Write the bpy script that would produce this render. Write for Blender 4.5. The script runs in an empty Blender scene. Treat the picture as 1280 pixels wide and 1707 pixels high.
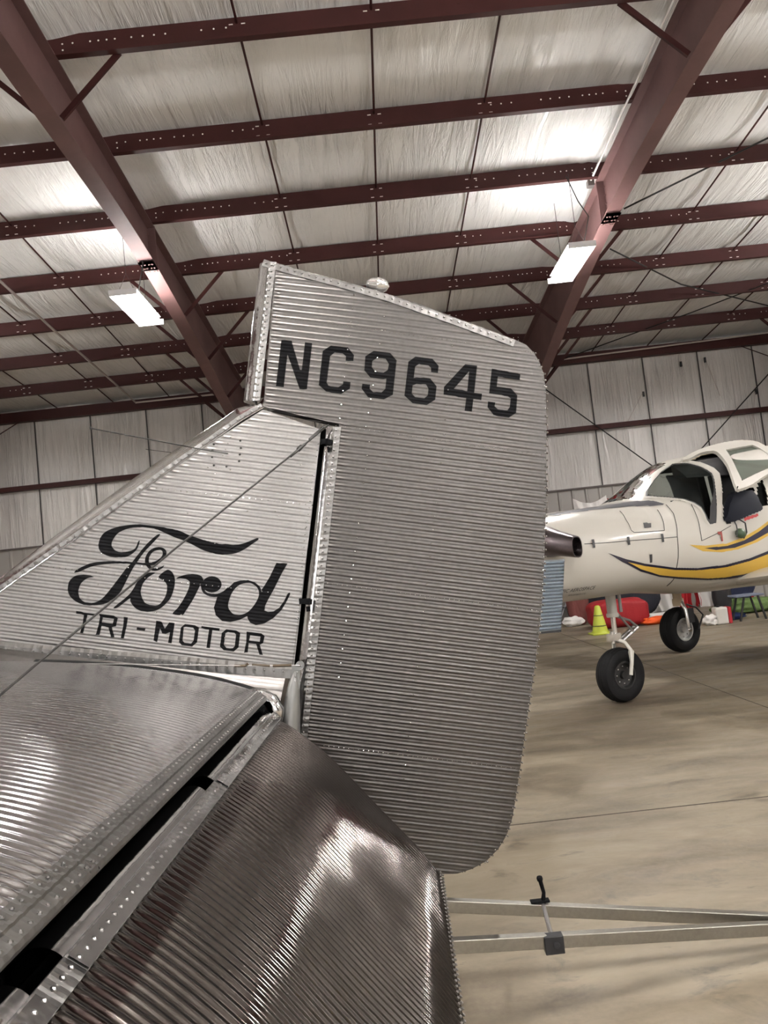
import bpy, bmesh, math, random
from mathutils import Vector, Matrix, noise as mnoise
random.seed(7)
PI=math.pi
scn=bpy.context.scene
COL=scn.collection
V=Vector
# ------------------------------------------------------------------ camera
PITCH,ROLL,YAW,FPX=.073,.108,.011,1290.0
CAMP=V((0,0,1.6))
def cam_axes():
    fw=V((math.sin(YAW)*math.cos(PITCH),math.cos(YAW)*math.cos(PITCH),math.sin(PITCH)))
    r0=V((math.cos(YAW),-math.sin(YAW),0)); u0=r0.cross(fw)
    r=r0*math.cos(ROLL)-u0*math.sin(ROLL); u=u0*math.cos(ROLL)+r0*math.sin(ROLL)
    return r,u,fw
CR,CU,CF=cam_axes()
cd=bpy.data.cameras.new('camera'); cam=bpy.data.objects.new('camera',cd); COL.objects.link(cam)
m=Matrix((CR,CU,-CF)).transposed().to_4x4(); m.translation=CAMP; cam.matrix_world=m
cd.sensor_fit='VERTICAL'; cd.sensor_height=36.0; cd.lens=FPX/1707*36.0; cd.clip_start=.02; cd.clip_end=200
scn.camera=cam
def ray(u,v): return CF+CR*((u-640)/FPX)+CU*((853.5-v)/FPX)
def onplane(u,v,P0,n):
    d=ray(u,v); return CAMP+d*((P0-CAMP).dot(n)/d.dot(n))
# ------------------------------------------------------------------ world + exposure
w=bpy.data.worlds.new('world'); scn.world=w; w.use_nodes=True
w.node_tree.nodes['Background'].inputs[0].default_value=(.6,.65,.75,1)
w.node_tree.nodes['Background'].inputs[1].default_value=.05
vs=scn.view_settings; vs.view_transform='Standard'; vs.look='None'; vs.gamma=1; vs.exposure=0.50; vs.use_curve_mapping=False
LAMP=250.0; UP=95.0; UPN=1100.0; FILL=1.0
# ------------------------------------------------------------------ materials
def mat(name,base=(.8,.8,.8),rough=.5,metal=0,spec=.5,emit=None,es=0,trans=0,alpha=1,coat=0):
    M=bpy.data.materials.new(name); M.use_nodes=True; b=M.node_tree.nodes['Principled BSDF']
    b.inputs['Base Color'].default_value=(*base,1); b.inputs['Roughness'].default_value=rough
    b.inputs['Metallic'].default_value=metal; b.inputs['Specular IOR Level'].default_value=spec
    b.inputs['Transmission Weight'].default_value=trans; b.inputs['Alpha'].default_value=alpha
    b.inputs['Coat Weight'].default_value=coat
    if emit: b.inputs['Emission Color'].default_value=(*emit,1); b.inputs['Emission Strength'].default_value=es
    return M
class NT:
    def __init__(s,M): s.M=M; s.t=M.node_tree; s.b=s.t.nodes['Principled BSDF']
    def n(s,typ,**k):
        x=s.t.nodes.new(typ)
        for a,b in k.items(): setattr(x,a,b)
        return x
    def l(s,a,b): s.t.links.new(a,b)
    def coord(s,scale=(1,1,1),rot=(0,0,0),gen='Object'):
        c=s.n('ShaderNodeTexCoord'); mp=s.n('ShaderNodeMapping'); mp.inputs['Scale'].default_value=scale; mp.inputs['Rotation'].default_value=rot
        s.l(c.outputs[gen],mp.inputs['Vector']); return mp.outputs['Vector']
    def noise(s,vec,scale,detail=4,rough=.5,dist=0):
        x=s.n('ShaderNodeTexNoise'); x.inputs['Scale'].default_value=scale; x.inputs['Detail'].default_value=detail
        x.inputs['Roughness'].default_value=rough; x.inputs['Distortion'].default_value=dist; s.l(vec,x.inputs['Vector']); return x.outputs['Fac']
    def ramp(s,fac,stops):
        r=s.n('ShaderNodeValToRGB'); e=r.color_ramp.elements
        while len(e)<len(stops): e.new(.5)
        for el,(p,c) in zip(e,stops):
            el.position=p; el.color=(*(c if isinstance(c,tuple) else (c,c,c)),1)
        s.l(fac,r.inputs['Fac']); return r.outputs['Color']
    def bump(s,h,strength,dist=.01,prev=None):
        x=s.n('ShaderNodeBump'); x.inputs['Strength'].default_value=strength; x.inputs['Distance'].default_value=dist
        s.l(h,x.inputs['Height'])
        if prev: s.l(prev,x.inputs['Normal'])
        return x.outputs['Normal']
    def mix(s,f,a,b,mode='MIX'):
        x=s.n('ShaderNodeMix',data_type='RGBA',blend_type=mode)
        if isinstance(f,(int,float)): x.inputs[0].default_value=f
        else: s.l(f,x.inputs[0])
        for i,c in((6,a),(7,b)):
            if isinstance(c,tuple): x.inputs[i].default_value=(*c,1)
            else: s.l(c,x.inputs[i])
        return x.outputs[2]
def metalmat(name,base,rough,bumpk=.06,var=.12,bs=9.0,st=(1,1,1),micro=.03):
    M=mat(name,base,rough,1.0); t=NT(M)
    c=t.coord(st); n1=t.noise(c,bs,3); n2=t.noise(t.coord(),60,4,.6); n3=t.noise(t.coord(),3.0,5,.6)
    t.l(t.ramp(n3,[(.25,max(.05,rough-var*.5)),(.75,rough+var*.5)]),t.b.inputs['Roughness'])
    t.l(t.mix(t.ramp(n2,[(.35,0.0),(.7,1.0)]),base,tuple(x*.86 for x in base)),t.b.inputs['Base Color'])
    nb=t.bump(n1,bumpk,.02); t.l(nb,t.b.inputs['Normal'])
    return M
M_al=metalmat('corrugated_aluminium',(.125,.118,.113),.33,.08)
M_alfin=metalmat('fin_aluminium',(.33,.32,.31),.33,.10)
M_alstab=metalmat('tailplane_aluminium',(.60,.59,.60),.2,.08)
M_alelev=metalmat('elevator_aluminium_dimmed',(.105,.092,.084),.11,.03)  # darkened copy of the tail metal; dim brown floor reflection set into base
M_strip=metalmat('aluminium_strip',(.29,.283,.276),.3,.10,.08,22)
M_nose=metalmat('polished_aluminium',(.56,.55,.545),.12,.12,.05,12)
M_dark=mat('cavity_shade',(.003,.003,.003),1,0,0)  # near-black base carries the shade inside the hinge gaps
M_paint=mat('black_paint',(.006,.006,.0065),.7,0,.02)
M_rootshade=mat('root_gap_shade',(.008,.008,.008),.7,0,.1)  # dark colour of the painted shadow strip at the stabilizer root
M_wire=mat('dark_steel_wire',(.014,.013,.012),.5,0,.3)
M_bar=metalmat('tow_bar_aluminium',(.36,.345,.31),.36,.03,.08)
M_steelg=mat('grey_steel',(.33,.32,.31),.4,.9)
def redsteel(name,base,rough=.55):
    M=mat(name,base,rough,0,.2); t=NT(M)
    n=t.noise(t.coord(),1.6,6,.65); n2=t.noise(t.coord(),26,4,.7)
    c=t.mix(t.ramp(n,[(.35,0.0),(.7,1.0)]),base,tuple(x*.72 for x in base))
    c=t.mix(t.ramp(n2,[(.66,0.0),(.74,1.0)]),c,tuple(x*.45 for x in base))
    t.l(c,t.b.inputs['Base Color']); return M
M_red=redsteel('red_oxide_steel',(.048,.0135,.0125))
M_red2=redsteel('red_oxide_rafter',(.145,.080,.077))
M_bolt=mat('bright_bolt',(.8,.76,.70),.3,.3)
def vinyl(name,along,slant=0.0,base=(.80,.79,.775)):
    M=mat(name,base,.30,0,.5); t=NT(M)
    # along: index of the axis the wrinkles run along (local/object coords = world)
    sc=[9.0,9.0,9.0]; sc[along]=.55
    c=t.coord(tuple(sc),(0,0,slant)); n=t.noise(c,1.0,5,.62,.6)
    sc2=[2.2,2.2,2.2]; sc2[along]=.25
    n2=t.noise(t.coord(tuple(sc2),(0,0,slant)),1.0,3,.5)
    m=t.noise(t.coord(),.5,3,.5)
    mk=t.n('ShaderNodeMath',operation='MULTIPLY'); t.l(t.ramp(n,[(.42,0.0),(.62,1.0)]),mk.inputs[0]); t.l(t.ramp(m,[(.35,.25),(.65,1.0)]),mk.inputs[1])
    nb=t.bump(n2,.5,.05); nb=t.bump(mk.outputs[0],.9,.03,nb); t.l(nb,t.b.inputs['Normal'])
    st=t.noise(t.coord(),.9,5,.6)
    t.l(t.mix(t.ramp(st,[(.45,0.0),(.8,1.0)]),base,tuple(x*.88 for x in base)),t.b.inputs['Base Color'])
    return M
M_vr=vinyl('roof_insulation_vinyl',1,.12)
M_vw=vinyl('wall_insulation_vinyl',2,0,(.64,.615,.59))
M_liner=mat('ribbed_liner_panel',(.36,.34,.315),.5)
def concrete():
    M=mat('stained_concrete',(.3,.26,.2),.5,0,.4); t=NT(M)
    c=t.coord((.8,2.4,1)); n=t.noise(c,.8,8,.62,.4); n2=t.noise(t.coord((1,1.6,1)),3.2,7,.65,.5); n3=t.noise(t.coord(),40,4,.6)
    base=t.ramp(n,[(.30,(.085,.068,.048)),(.48,(.175,.145,.104)),(.66,(.27,.228,.168))])
    st=t.ramp(n2,[(.30,1.0),(.44,0.0)])
    base=t.mix(st,base,(.085,.068,.048))
    n4=t.noise(t.coord((.5,1.5,1)),9,5,.7,.2)
    base=t.mix(t.ramp(n4,[(.66,0.0),(.74,1.0)]),base,(.09,.072,.05))
    sp=t.mix(t.ramp(n3,[(.4,0.0),(.7,1.0)]),base,(.23,.19,.135)); base=t.mix(.25,base,sp)
    t.l(base,t.b.inputs['Base Color'])
    t.l(t.ramp(n2,[(.3,.36),(.6,.62)]),t.b.inputs['Roughness'])
    t.l(t.bump(n3,.08,.004),t.b.inputs['Normal']); return M
M_floor=concrete()
M_joint=mat('floor_joint',(.05,.04,.03),.9)
# ------------------------------------------------------------------ mesh helpers
class MB:
    def __init__(s): s.v=[]; s.f=[]; s.mi=[]
    def add(s,vs,fs,mi=0):
        o=len(s.v); s.v+= [tuple(x) for x in vs]; s.f+=[tuple(i+o for i in f) for f in fs]; s.mi+=[mi]*len(fs)
    def box(s,c,sz,R=None,mi=0):
        c=V(c); hx,hy,hz=[x/2 for x in sz]; P=[V((x,y,z)) for x in(-hx,hx) for y in(-hy,hy) for z in(-hz,hz)]
        if R is not None: P=[R@p for p in P]
        s.add([c+p for p in P],[(0,1,3,2),(4,6,7,5),(0,4,5,1),(2,3,7,6),(0,2,6,4),(1,5,7,3)],mi)
    def bar(s,a,b,w,h=None,up=V((0,0,1)),mi=0):
        a,b=V(a),V(b); h=h or w; d=(b-a).normalized(); x=d.cross(up)
        if x.length<1e-4: x=d.cross(V((1,0,0)))
        x.normalize(); y=x.cross(d)
        P=[p+x*i*w/2+y*j*h/2 for p in(a,b) for i,j in((-1,-1),(1,-1),(1,1),(-1,1))]
        s.add(P,[(0,3,2,1),(4,5,6,7),(0,1,5,4),(1,2,6,5),(2,3,7,6),(3,0,4,7)],mi)
    def tube(s,pts,r,n=8,mi=0,cap=True):
        pts=[V(p) for p in pts]; rs=r if isinstance(r,(list,tuple)) else [r]*len(pts)
        rings=[]; px=None
        for i,p in enumerate(pts):
            d=(pts[min(i+1,len(pts)-1)]-pts[max(i-1,0)]).normalized()
            if px is None: px=d.cross(V((0,0,1)));  px=px if px.length>1e-3 else d.cross(V((1,0,0)))
            px=(px-d*px.dot(d)).normalized(); y=d.cross(px)
            rings.append([p+(px*math.cos(2*PI*k/n)+y*math.sin(2*PI*k/n))*rs[i] for k in range(n)])
        vs=[q for R_ in rings for q in R_]; fs=[]
        for i in range(len(pts)-1):
            for k in range(n): fs.append((i*n+k,i*n+(k+1)%n,(i+1)*n+(k+1)%n,(i+1)*n+k))
        if cap: fs+= [tuple(reversed(range(n))),tuple((len(pts)-1)*n+k for k in range(n))]
        s.add(vs,fs,mi)
    def lathe(s,prof,c,ax,n=24,mi=0):
        c,ax=V(c),V(ax).normalized(); x=ax.cross(V((0,0,1)))
        if x.length<1e-3: x=ax.cross(V((1,0,0)))
        x.normalize(); y=ax.cross(x); vs=[]; fs=[]
        for (r,h) in prof:
            for k in range(n): t=2*PI*k/n; vs.append(c+ax*h+(x*math.cos(t)+y*math.sin(t))*r)
        for i in range(len(prof)-1):
            for k in range(n): fs.append((i*n+k,i*n+(k+1)%n,(i+1)*n+(k+1)%n,(i+1)*n+k))
        s.add(vs,fs,mi)
    def dome(s,c,nrm,r,h=None,n=6,mi=0):
        h=h or r*.7; s.lathe([(r,-.0005),(r*.8,h*.6),(.0001,h)],c,nrm,n,mi)
    def grid(s,fn,nu,nv,mi=0,flip=False):
        vs=[fn(i/nu,j/nv) for j in range(nv+1) for i in range(nu+1)]; fs=[]
        for j in range(nv):
            for i in range(nu):
                a=j*(nu+1)+i; q=(a,a+1,a+nu+2,a+nu+1); fs.append(q[::-1] if flip else q)
        s.add(vs,fs,mi)
    def build(s,name,mats,parent=None,smooth=False,angle=None,bevel=0):
        me=bpy.data.meshes.new(name); me.from_pydata(s.v,[],s.f)
        mats=mats if isinstance(mats,(list,tuple)) else [mats]
        for m_ in mats: me.materials.append(m_)
        if len(mats)>1: me.polygons.foreach_set('material_index',s.mi)
        if smooth: me.polygons.foreach_set('use_smooth',[True]*len(me.polygons))
        me.update(); o=bpy.data.objects.new(name,me); COL.objects.link(o)
        if smooth and angle: 
            me.set_sharp_from_angle(angle=math.radians(angle))
        if parent: o.parent=parent; o.matrix_parent_inverse=Matrix.Translation(-V(parent.location))
        if bevel:
            b=o.modifiers.new('bevel','BEVEL'); b.width=bevel; b.segments=2; b.limit_method='ANGLE'; b.angle_limit=.6
        return o
def thing(name,label,cat,loc=(0,0,0),group=None):
    o=bpy.data.objects.new(name,None); COL.objects.link(o); o.location=loc; o.empty_display_size=.1
    o['label']=label; o['category']=cat
    if group:o['group']=group
    return o
def tag(o,label,cat,group=None):
    o['label']=label; o['category']=cat
    if group:o['group']=group
    return o
def struct(o): o['kind']='structure'; return o
def lerp(a,b,t): return a+(b-a)*t
def interp(tab,x):
    if x<=tab[0][0]: return tab[0][1]
    for (x0,y0),(x1,y1) in zip(tab,tab[1:]):
        if x<=x1: return y0+(y1-y0)*(x-x0)/(x1-x0)
    return tab[-1][1]
def sinterp(tab,x):   # smooth (catmull) interpolation
    if x<=tab[0][0]: return tab[0][1]
    if x>=tab[-1][0]: return tab[-1][1]
    for i in range(len(tab)-1):
        if x<=tab[i+1][0]:
            x0,y0=tab[i]; x1,y1=tab[i+1]; h=x1-x0; t=(x-x0)/h
            m0=(y1-tab[i-1][1])/(x1-tab[i-1][0]) if i>0 else (y1-y0)/h
            m1=(tab[i+2][1]-y0)/(tab[i+2][0]-x0) if i+2<len(tab) else (y1-y0)/h
            return (2*t**3-3*t*t+1)*y0+(t**3-2*t*t+t)*h*m0+(-2*t**3+3*t*t)*y1+(t**3-t*t)*h*m1
def smooth_poly(P,n=4):
    out=[]; L=len(P)
    for i in range(L):
        p0,p1,p2,p3=[V((*P[(i+k-1)%L],0)) for k in range(4)]
        for k in range(n):
            t=k/n; q=.5*((2*p1)+(p2-p0)*t+(2*p0-5*p1+4*p2-p3)*t*t+(3*p1-p0-3*p2+p3)*t**3); out.append((q.x,q.y))
    return out
def scan_bands(polys,dt):
    """horizontal thin bands of an even-odd polygon set in (x,y): yields x0a,x0b,x1a,x1b,y0,y1"""
    ys=[p[1] for P in polys for p in P]; y0,y1=min(ys),max(ys); n=max(1,int(math.ceil((y1-y0)/dt))); d=(y1-y0)/n
    for i in range(n):
        a=y0+i*d; b=a+d; mid=(a+b)/2; X=[]
        for P in polys:
            for k in range(len(P)):
                p,q=P[k],P[(k+1)%len(P)]
                if (p[1]<=mid)!=(q[1]<=mid):
                    sl=(q[0]-p[0])/(q[1]-p[1]); xm=p[0]+(mid-p[1])*sl; ds=sl*d/2; ds=max(-.006,min(.006,ds))
                    X.append((xm,xm-ds,xm+ds))
        X.sort()
        for k in range(0,len(X)-1,2): yield X[k][1],X[k][2],X[k+1][1],X[k+1][2],a,b
def drape(mb,polys,surf,dt=.004,dx=.03,mi=0):
    for xa0,xa1,xb0,xb1,y0,y1 in scan_bands(polys,dt):
        n=max(1,int(math.ceil((max(xb0,xb1)-min(xa0,xa1))/dx)))
        vs=[surf(lerp(xa0,xb0,k/n),y0) for k in range(n+1)]+[surf(lerp(xa1,xb1,k/n),y1) for k in range(n+1)]
        mb.add(vs,[(k,k+1,n+2+k,n+1+k) for k in range(n)],mi)
# ------------------------------------------------------------------ building shell
WY=17.97; YB=-13.0; XL_,XR_=-15.5,22.4; RY=-1.0
def pb(y):   # underside of purlins
    y2=y if y>RY else 2*RY-y
    return 6.818-.0833*(y2-7.15)
PD=.25
PURY=[7.15+1.5187*(k-1) for k in range(1,9)]
b=MB(); b.add([(XL_,YB,0),(XR_,YB,0),(XR_,WY,0),(XL_,WY,0)],[(0,1,2,3)])
struct(b.build('floor',M_floor))
# saw-cut joints in slab, thin dark filler
b=MB()
def fl(u,v): return onplane(u,v,V((0,0,0)),V((0,0,1)))
for (p,q) in (((860,1375),(1280,1328)),):
    P,Q=fl(*p),fl(*q); d=(Q-P); P-=d*3; Q+=d*5; P.z=Q.z=.001; b.bar(P,Q,.008,.003)
b.bar((3.3,-8,.001),(3.3,17.9,.001),.006,.003)
struct(b.build('trim_1',M_joint))
# roof insulation: pillowed sheets between purlins
def roofz(x,y):
    zc=pb(y)+PD+.03
    k=(y-PURY[0])/1.5187; fr=k-math.floor(k)
    sag=-.05*math.sin(PI*fr)**.8 if 0<fr<1 else 0
    xs=((x+2.68)/6.27); xf=xs-math.floor(xs); e=min(xf,1-xf)*6.27
    sag+= .05*math.exp(-(e/.35)**2)*-1.0
    if y>1.5:
        mk=max(0,mnoise.noise(V((x*.7,y*.6,9)))+.35)
        wv=mnoise.noise(V((x*5.5+y*1.1,y*.45,3))); w2=mnoise.noise(V((x*11+y*2.2,y*.7,5)))
        sag+=.022*mnoise.noise(V((x*1.6+y*.3,y*.35,0)))+.020*mk*(1-abs(wv)*2.2)+.007*mk*w2
    return zc+sag
b=MB(); b.grid(lambda i,j:V((lerp(XL_,XR_,i),lerp(YB,WY+.0,j),roofz(lerp(XL_,XR_,i),lerp(YB,WY,j)))),1300,170,flip=True)
struct(b.build('ceiling',M_vr,smooth=True))
# far wall: insulation above 2.97 m, ribbed liner below
GIRT=[4.29]
def wallY(x,z):
    d=.03*math.sin(PI*((x+.83)/1.3%1))*.7
    d+=.03*max(0,mnoise.noise(V((x*.8,z*.5,4)))+.3)*(1-2*abs(mnoise.noise(V((x*4.5+z*.9,z*.4,8)))))+.02*mnoise.noise(V((x*1.3,z*.5,2)))+.008*mnoise.noise(V((x*9+z,z*.6,1)))
    return WY-.02-d*.5
b=MB(); b.grid(lambda i,j:V((lerp(XL_,XR_,i),wallY(lerp(XL_,XR_,i),lerp(2.95,6.2,j)),lerp(2.95,6.2,j))),1000,40)
def ribs(b,z0,z1,x0,x1,Y):
    x=x0
    while x<x1:
        b.add([(x,Y,z0),(x+.24,Y,z0),(x+.24,Y,z1),(x,Y,z1),(x+.26,Y-.03,z0),(x+.3,Y-.03,z0),(x+.3,Y-.03,z1),(x+.26,Y-.03,z1),(x+.32,Y,z0),(x+.32,Y,z1)],
          [(0,1,2,3),(1,4,7,2),(4,5,6,7),(5,8,9,6)],1)
        x+=.32
ribs(b,0,2.97,XL_,XR_,WY)
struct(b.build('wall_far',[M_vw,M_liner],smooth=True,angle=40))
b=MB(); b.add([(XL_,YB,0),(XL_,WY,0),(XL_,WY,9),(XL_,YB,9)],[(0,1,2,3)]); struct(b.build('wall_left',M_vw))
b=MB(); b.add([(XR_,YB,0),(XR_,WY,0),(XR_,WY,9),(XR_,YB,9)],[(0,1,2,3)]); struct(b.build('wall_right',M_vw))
b=MB(); b.add([(XL_,YB,0),(XR_,YB,0),(XR_,YB,9),(XL_,YB,9)],[(0,1,2,3)]); struct(b.build('wall_back',mat('brown_back_wall',(.22,.19,.17),.6)))
b=MB()   # tall glowing panels added on the unseen back wall as fill light
for i in range(8):
    b.add([(-9+i*2.4,YB+.03,.4),(-9+i*2.4+2.3,YB+.03,.4),(-9+i*2.4+2.3,YB+.03,4.9),(-9+i*2.4,YB+.03,4.9)],[(0,1,2,3)])
struct(b.build('fill_panel_1',mat('fill_light_panel',(.9,.9,.9),.5,emit=(.96,.98,1.0),es=FILL)))
# wall seam battens
SEAM=[]
FR=[-2.68-6.27*2,-2.68-6.27,-2.68,3.59,9.86,9.86+6.27]
for f in FR[:-1]:
    for k in (1.85,3.16,4.46): SEAM.append(f+k)
b=MB()
for x in [-2.68-6.27*2+ (i*1.303)-.3 for i in range(28)]:
    b.box((x,WY-.06,4.5),(.022,.02,3.1))
struct(b.build('trim_2',mat('dark_seam',(.05,.045,.045),.7)))
# purlins (Z sections, run along X)
def purlin(y,name='roof_purlin',x0=XL_+.05,x1=XR_-.05):
    b=MB(); z=pb(y); s=-.0833 if y>RY else .0833
    sg=1 if y>RY else -1
    b.box(((x0+x1)/2,y,z+PD/2),(x1-x0,.004,PD))
    b.box(((x0+x1)/2,y-.035*sg,z+.002),(x1-x0,.07,.004)); b.box(((x0+x1)/2,y-.07*sg,z+.012),(x1-x0,.004,.024))
    b.box(((x0+x1)/2,y+.035*sg,z+PD-.002),(x1-x0,.07,.004))
    if y>3:
        def dot(x,zz,r=.010): b.lathe([(r,0),(.0001,.004)],(x,y-.003,zz),(0,-1,0),6,1)
        for f in FR:
            for sd in(-1,1):
                for dx,dz in((.15,.5),(.25,.5),(.15,.25),(.42,.5),(.5,.5),(.58,.5),(.66,.5),(.82,.5),(.93,.5),(1.04,.5),(1.15,.5),(1.5,.5),(1.62,.5),(1.74,.5)):
                    dot(f+sd*dx,z+PD*dz+.03)
        for x in SEAM:
            for dx in(-.06,.06):
                for dz in(.25,.72):
                    b.box((x+dx,y-.004,z+PD*dz),(.04,.004,.010),mi=1)
    return b.build(name,[M_red,M_bolt])
ords=['highest and nearest','second from the top','third from the top','fourth from the top','fifth from the top','sixth from the top','seventh from the top']
for k in range(7):
    tag(purlin(PURY[k]),'dark red roof purlin, '+ords[k]+' of the seven in view','beam','roof purlins')
n=3
y=PURY[0]-1.5187
while y>YB+1:
    struct(purlin(y,'trim_%d'%n)); n+=1; y-=1.5187
# eave strut + conduit strip
b=MB(); b.bar((XL_+.05,WY-.2,pb(17.8)-.01),(XR_-.05,WY-.2,pb(17.8)-.01),.16,.10); b.bar((XL_+.05,WY-.12,pb(17.8)+.14),(XR_-.05,WY-.12,pb(17.8)+.14),.1,.08)
b.bar((XL_+.05,WY-.24,pb(17.8)+.09),(XR_-.05,WY-.24,pb(17.8)+.09),.02,.18)
tag(b.build('eave_strut',M_red),'dark red eave strut along the top edge of the far wall','beam')
b=MB()
b.box(((XL_+XR_)/2,WY-.16,4.29),(XR_-XL_,.2,.012)); b.box(((XL_+XR_)/2,WY-.26,4.33),(XR_-XL_,.012,.11)); b.box(((XL_+XR_)/2,WY-.08,4.36),(XR_-XL_,.06,.1))
tag(b.build('wall_girt',M_red),'dark red horizontal girt halfway up the far insulated wall','beam')
b=MB(); b.box(((XL_+XR_)/2,WY-.04,2.97),(XR_-XL_,.1,.035)); struct(b.build('trim_30',mat('liner_cap',(.09,.07,.065),.6)))
# frames: tapered rafter + tapered column
RD=[(-1,.95),(3,.85),(6.3,.68),(8.5,.57),(10.2,.57),(13,.80),(15.2,1.08),(16.7,1.22)]
def frame(X,label,grp='rigid frames'):
    t=thing('steel_frame',label,'frame',(X,WY-.4,0),grp)
    ys=[RY+(16.65-RY)*i/40 for i in range(41)]
    def D(y): return sinterp(RD,y)
    b=MB()   # rafter web and flanges
    for a,c in zip(ys,ys[1:]):
        b.add([(X,a,pb(a)),(X,c,pb(c)),(X,c,pb(c)-D(c)),(X,a,pb(a)-D(a))],[(0,1,2,3)])
        for hi in(0,1):
            P=lambda y,x,dz:(x,y,(pb(y) if hi else pb(y)-D(y))+dz)
            b.add([P(a,X-.1,0),P(a,X+.1,0),P(c,X+.1,0),P(c,X-.1,0),P(a,X-.1,-.014),P(a,X+.1,-.014),P(c,X+.1,-.014),P(c,X-.1,-.014)],
              [(0,1,2,3),(4,7,6,5),(0,4,5,1),(3,2,6,7),(1,5,6,2),(0,3,7,4)])
    # splice plates with bolts at y=10.3
    b2=MB(); y=10.25; z=pb(y)-D(y)
    b2.box((X,y,z+D(y)/2),(.2,.03,D(y)+.02))
    for sx in(-1,1):
        b2.box((X,y-.0,z-.012),(.2,.5,.014))
    b4=b
    for i in range(4):
        for sx in(-.07,-.03,.03,.07): b4.dome((X+sx,y-.18+i*.12,z-.02),(0,0,-1),.016,.014,6)
    for yy in(y-.06,y+.06):
        for i in range(4):
            for sx in(-.02,.02): b4.dome((X+sx*.6,yy,z+.1+i*.12),(1 if sx>0 else -1,0,0),.014,.014,6)
    rf=b.build('rafter',M_red2,t)
    b2.build('splice_plate',M_red2,rf)
    b=MB()   # column
    yo=WY-.3; zt=pb(yo)-.02
    zs=[0,1,2,3,4,zt-1.22]; yi=[17.05,16.95,16.87,16.79,16.71,16.65]
    zt2=pb(16.65)-D(16.65); zs[-1]=zt2
    for i in range(5):
        b.add([(X,yi[i],zs[i]),(X,yo,zs[i]),(X,yo,zs[i+1]),(X,yi[i+1],zs[i+1])],[(0,1,2,3)])
        b.add([(X-.1,yi[i],zs[i]),(X+.1,yi[i],zs[i]),(X+.1,yi[i+1],zs[i+1]),(X-.1,yi[i+1],zs[i+1]),(X-.1,yi[i]+.014,zs[i]),(X+.1,yi[i]+.014,zs[i]),(X+.1,yi[i+1]+.014,zs[i+1]),(X-.1,yi[i+1]+.014,zs[i+1])],
              [(0,1,2,3),(4,7,6,5),(1,5,6,2),(0,3,7,4)])
    b.box((X,yo,zt/2),(.2,.014,zt)); 
    b.add([(X,16.65,zt2),(X,yo,zt2),(X,yo,zt),(X,16.65,pb(16.65))],[(0,1,2,3)])
    # knee stiffeners
    b.bar((X,16.65,zt2),(X,yo,zt),.19,.014,V((1,0,0)) )
    b.box((X,(16.65+yo)/2,zt2+.02),(.19,yo-16.65,.014))
    b.build('column',M_red2,t)
    # flange braces from purlins down to the bottom flange
    for k in (0,3,4,5,6):
        for sd in(-1,1):
            y=PURY[k]; b=MB(); zb=pb(y)-D(y)
            b.bar((X+sd*.08,y+.02,zb+.06),(X+sd*(D(y)*.9+.12),y+.02,pb(y)+.04),.055,.012,V((0,1,0)))
            b.bar((X+sd*.08,y+.045,zb+.06),(X+sd*(D(y)*.9+.12),y+.045,pb(y)+.04),.012,.055,V((0,1,0)))
            b.build('flange_brace',M_red,t)
    # eave knee brace, horizontal plan
    for sd in(-1,1):
        b=MB(); b.bar((X+sd*.1,16.75,zt2+.15),(X+sd*.95,17.7,pb(17.8)-.08),.07,.02,V((0,0,1))); b.build('flange_brace',M_red,t)
    # back half of the rafter
    b=MB(); 
    for a,c in((RY,-7),(-7,YB)):
        for (w_,dz0,dz1) in((.02,0,.8),):
            b.add([(X,a,pb(a)),(X,c,pb(c)),(X,c,pb(c)-.8),(X,a,pb(a)-.9)],[(0,1,2,3)])
        b.bar((X,a,pb(a)-.9 if a==RY else pb(a)-.8),(X,c,pb(c)-.8),.2,.014)
    b.build('rafter',M_red2,t)
    return t
frame(FR[1],'dark red steel frame whose knee just shows at the far left edge')
frame(FR[2],'dark red tapered steel frame crossing the upper left, left of the tail fin')
frame(FR[3],'dark red tapered steel frame crossing the upper right, meeting the rudder top')
frame(FR[4],'dark red steel frame out to the right of the right hand bay')
# sag rods
seq={0:'left',1:'middle',2:'right'}
for fi,(f,bay) in enumerate(((FR[1],'left bay'),(FR[2],'centre bay'),(FR[3],'right bay'))):
    for k,dx in enumerate((1.85,3.16,4.46)):
        b=MB(); x=f+dx
        ys=[2.6+i*1.5187/2 for i in range(21)]
        b.tube([(x,y,pb(y)+PD*.78) for i,y in enumerate(ys) if y<WY-.1],.013,6)
        tag(b.build('sag_rod',M_red),'thin dark %s sag rod crossing the purlins of the %s'%(seq[k],bay),'rod','sag rods')
# roof and wall bracing rods, right bay
def roofpt(u,v,off=.02):
    d=ray(u,v); s=(5.218+off+.0833*7.15)/(d.z+.0833*d.y); return CAMP+d*s
def rod(pts,r,name,label,cat='rod',M=M_wire,grp=None):
    b=MB(); b.tube(pts,r,6); return tag(b.build(name,M),label,cat,grp)
rod([roofpt(1040,348),roofpt(1290,225)],.013,'brace_rod','dark roof brace rod rising right from the upper right rafter',grp='cross bracing')
rod([roofpt(1017,415),roofpt(1135,474),roofpt(1290,512)],.013,'brace_rod','dark roof brace rod falling right from beneath the right lamp',grp='cross bracing')
rod([roofpt(935,600),roofpt(1155,520),roofpt(1290,468)],.012,'brace_rod','dark roof brace rod nearest the far eave, rising right',grp='cross bracing')
wp=lambda u,v,y=WY-.3:onplane(u,v,V((0,y,0)),V((0,1,0)))
rod([wp(905,646),wp(1110,793)],.014,'brace_rod','dark wall brace rod falling right above the white airplane',grp='cross bracing')
rod([wp(1300,602),wp(1120,803)],.014,'brace_rod','dark wall brace rod falling left towards the cockpit roof',grp='cross bracing')
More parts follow.
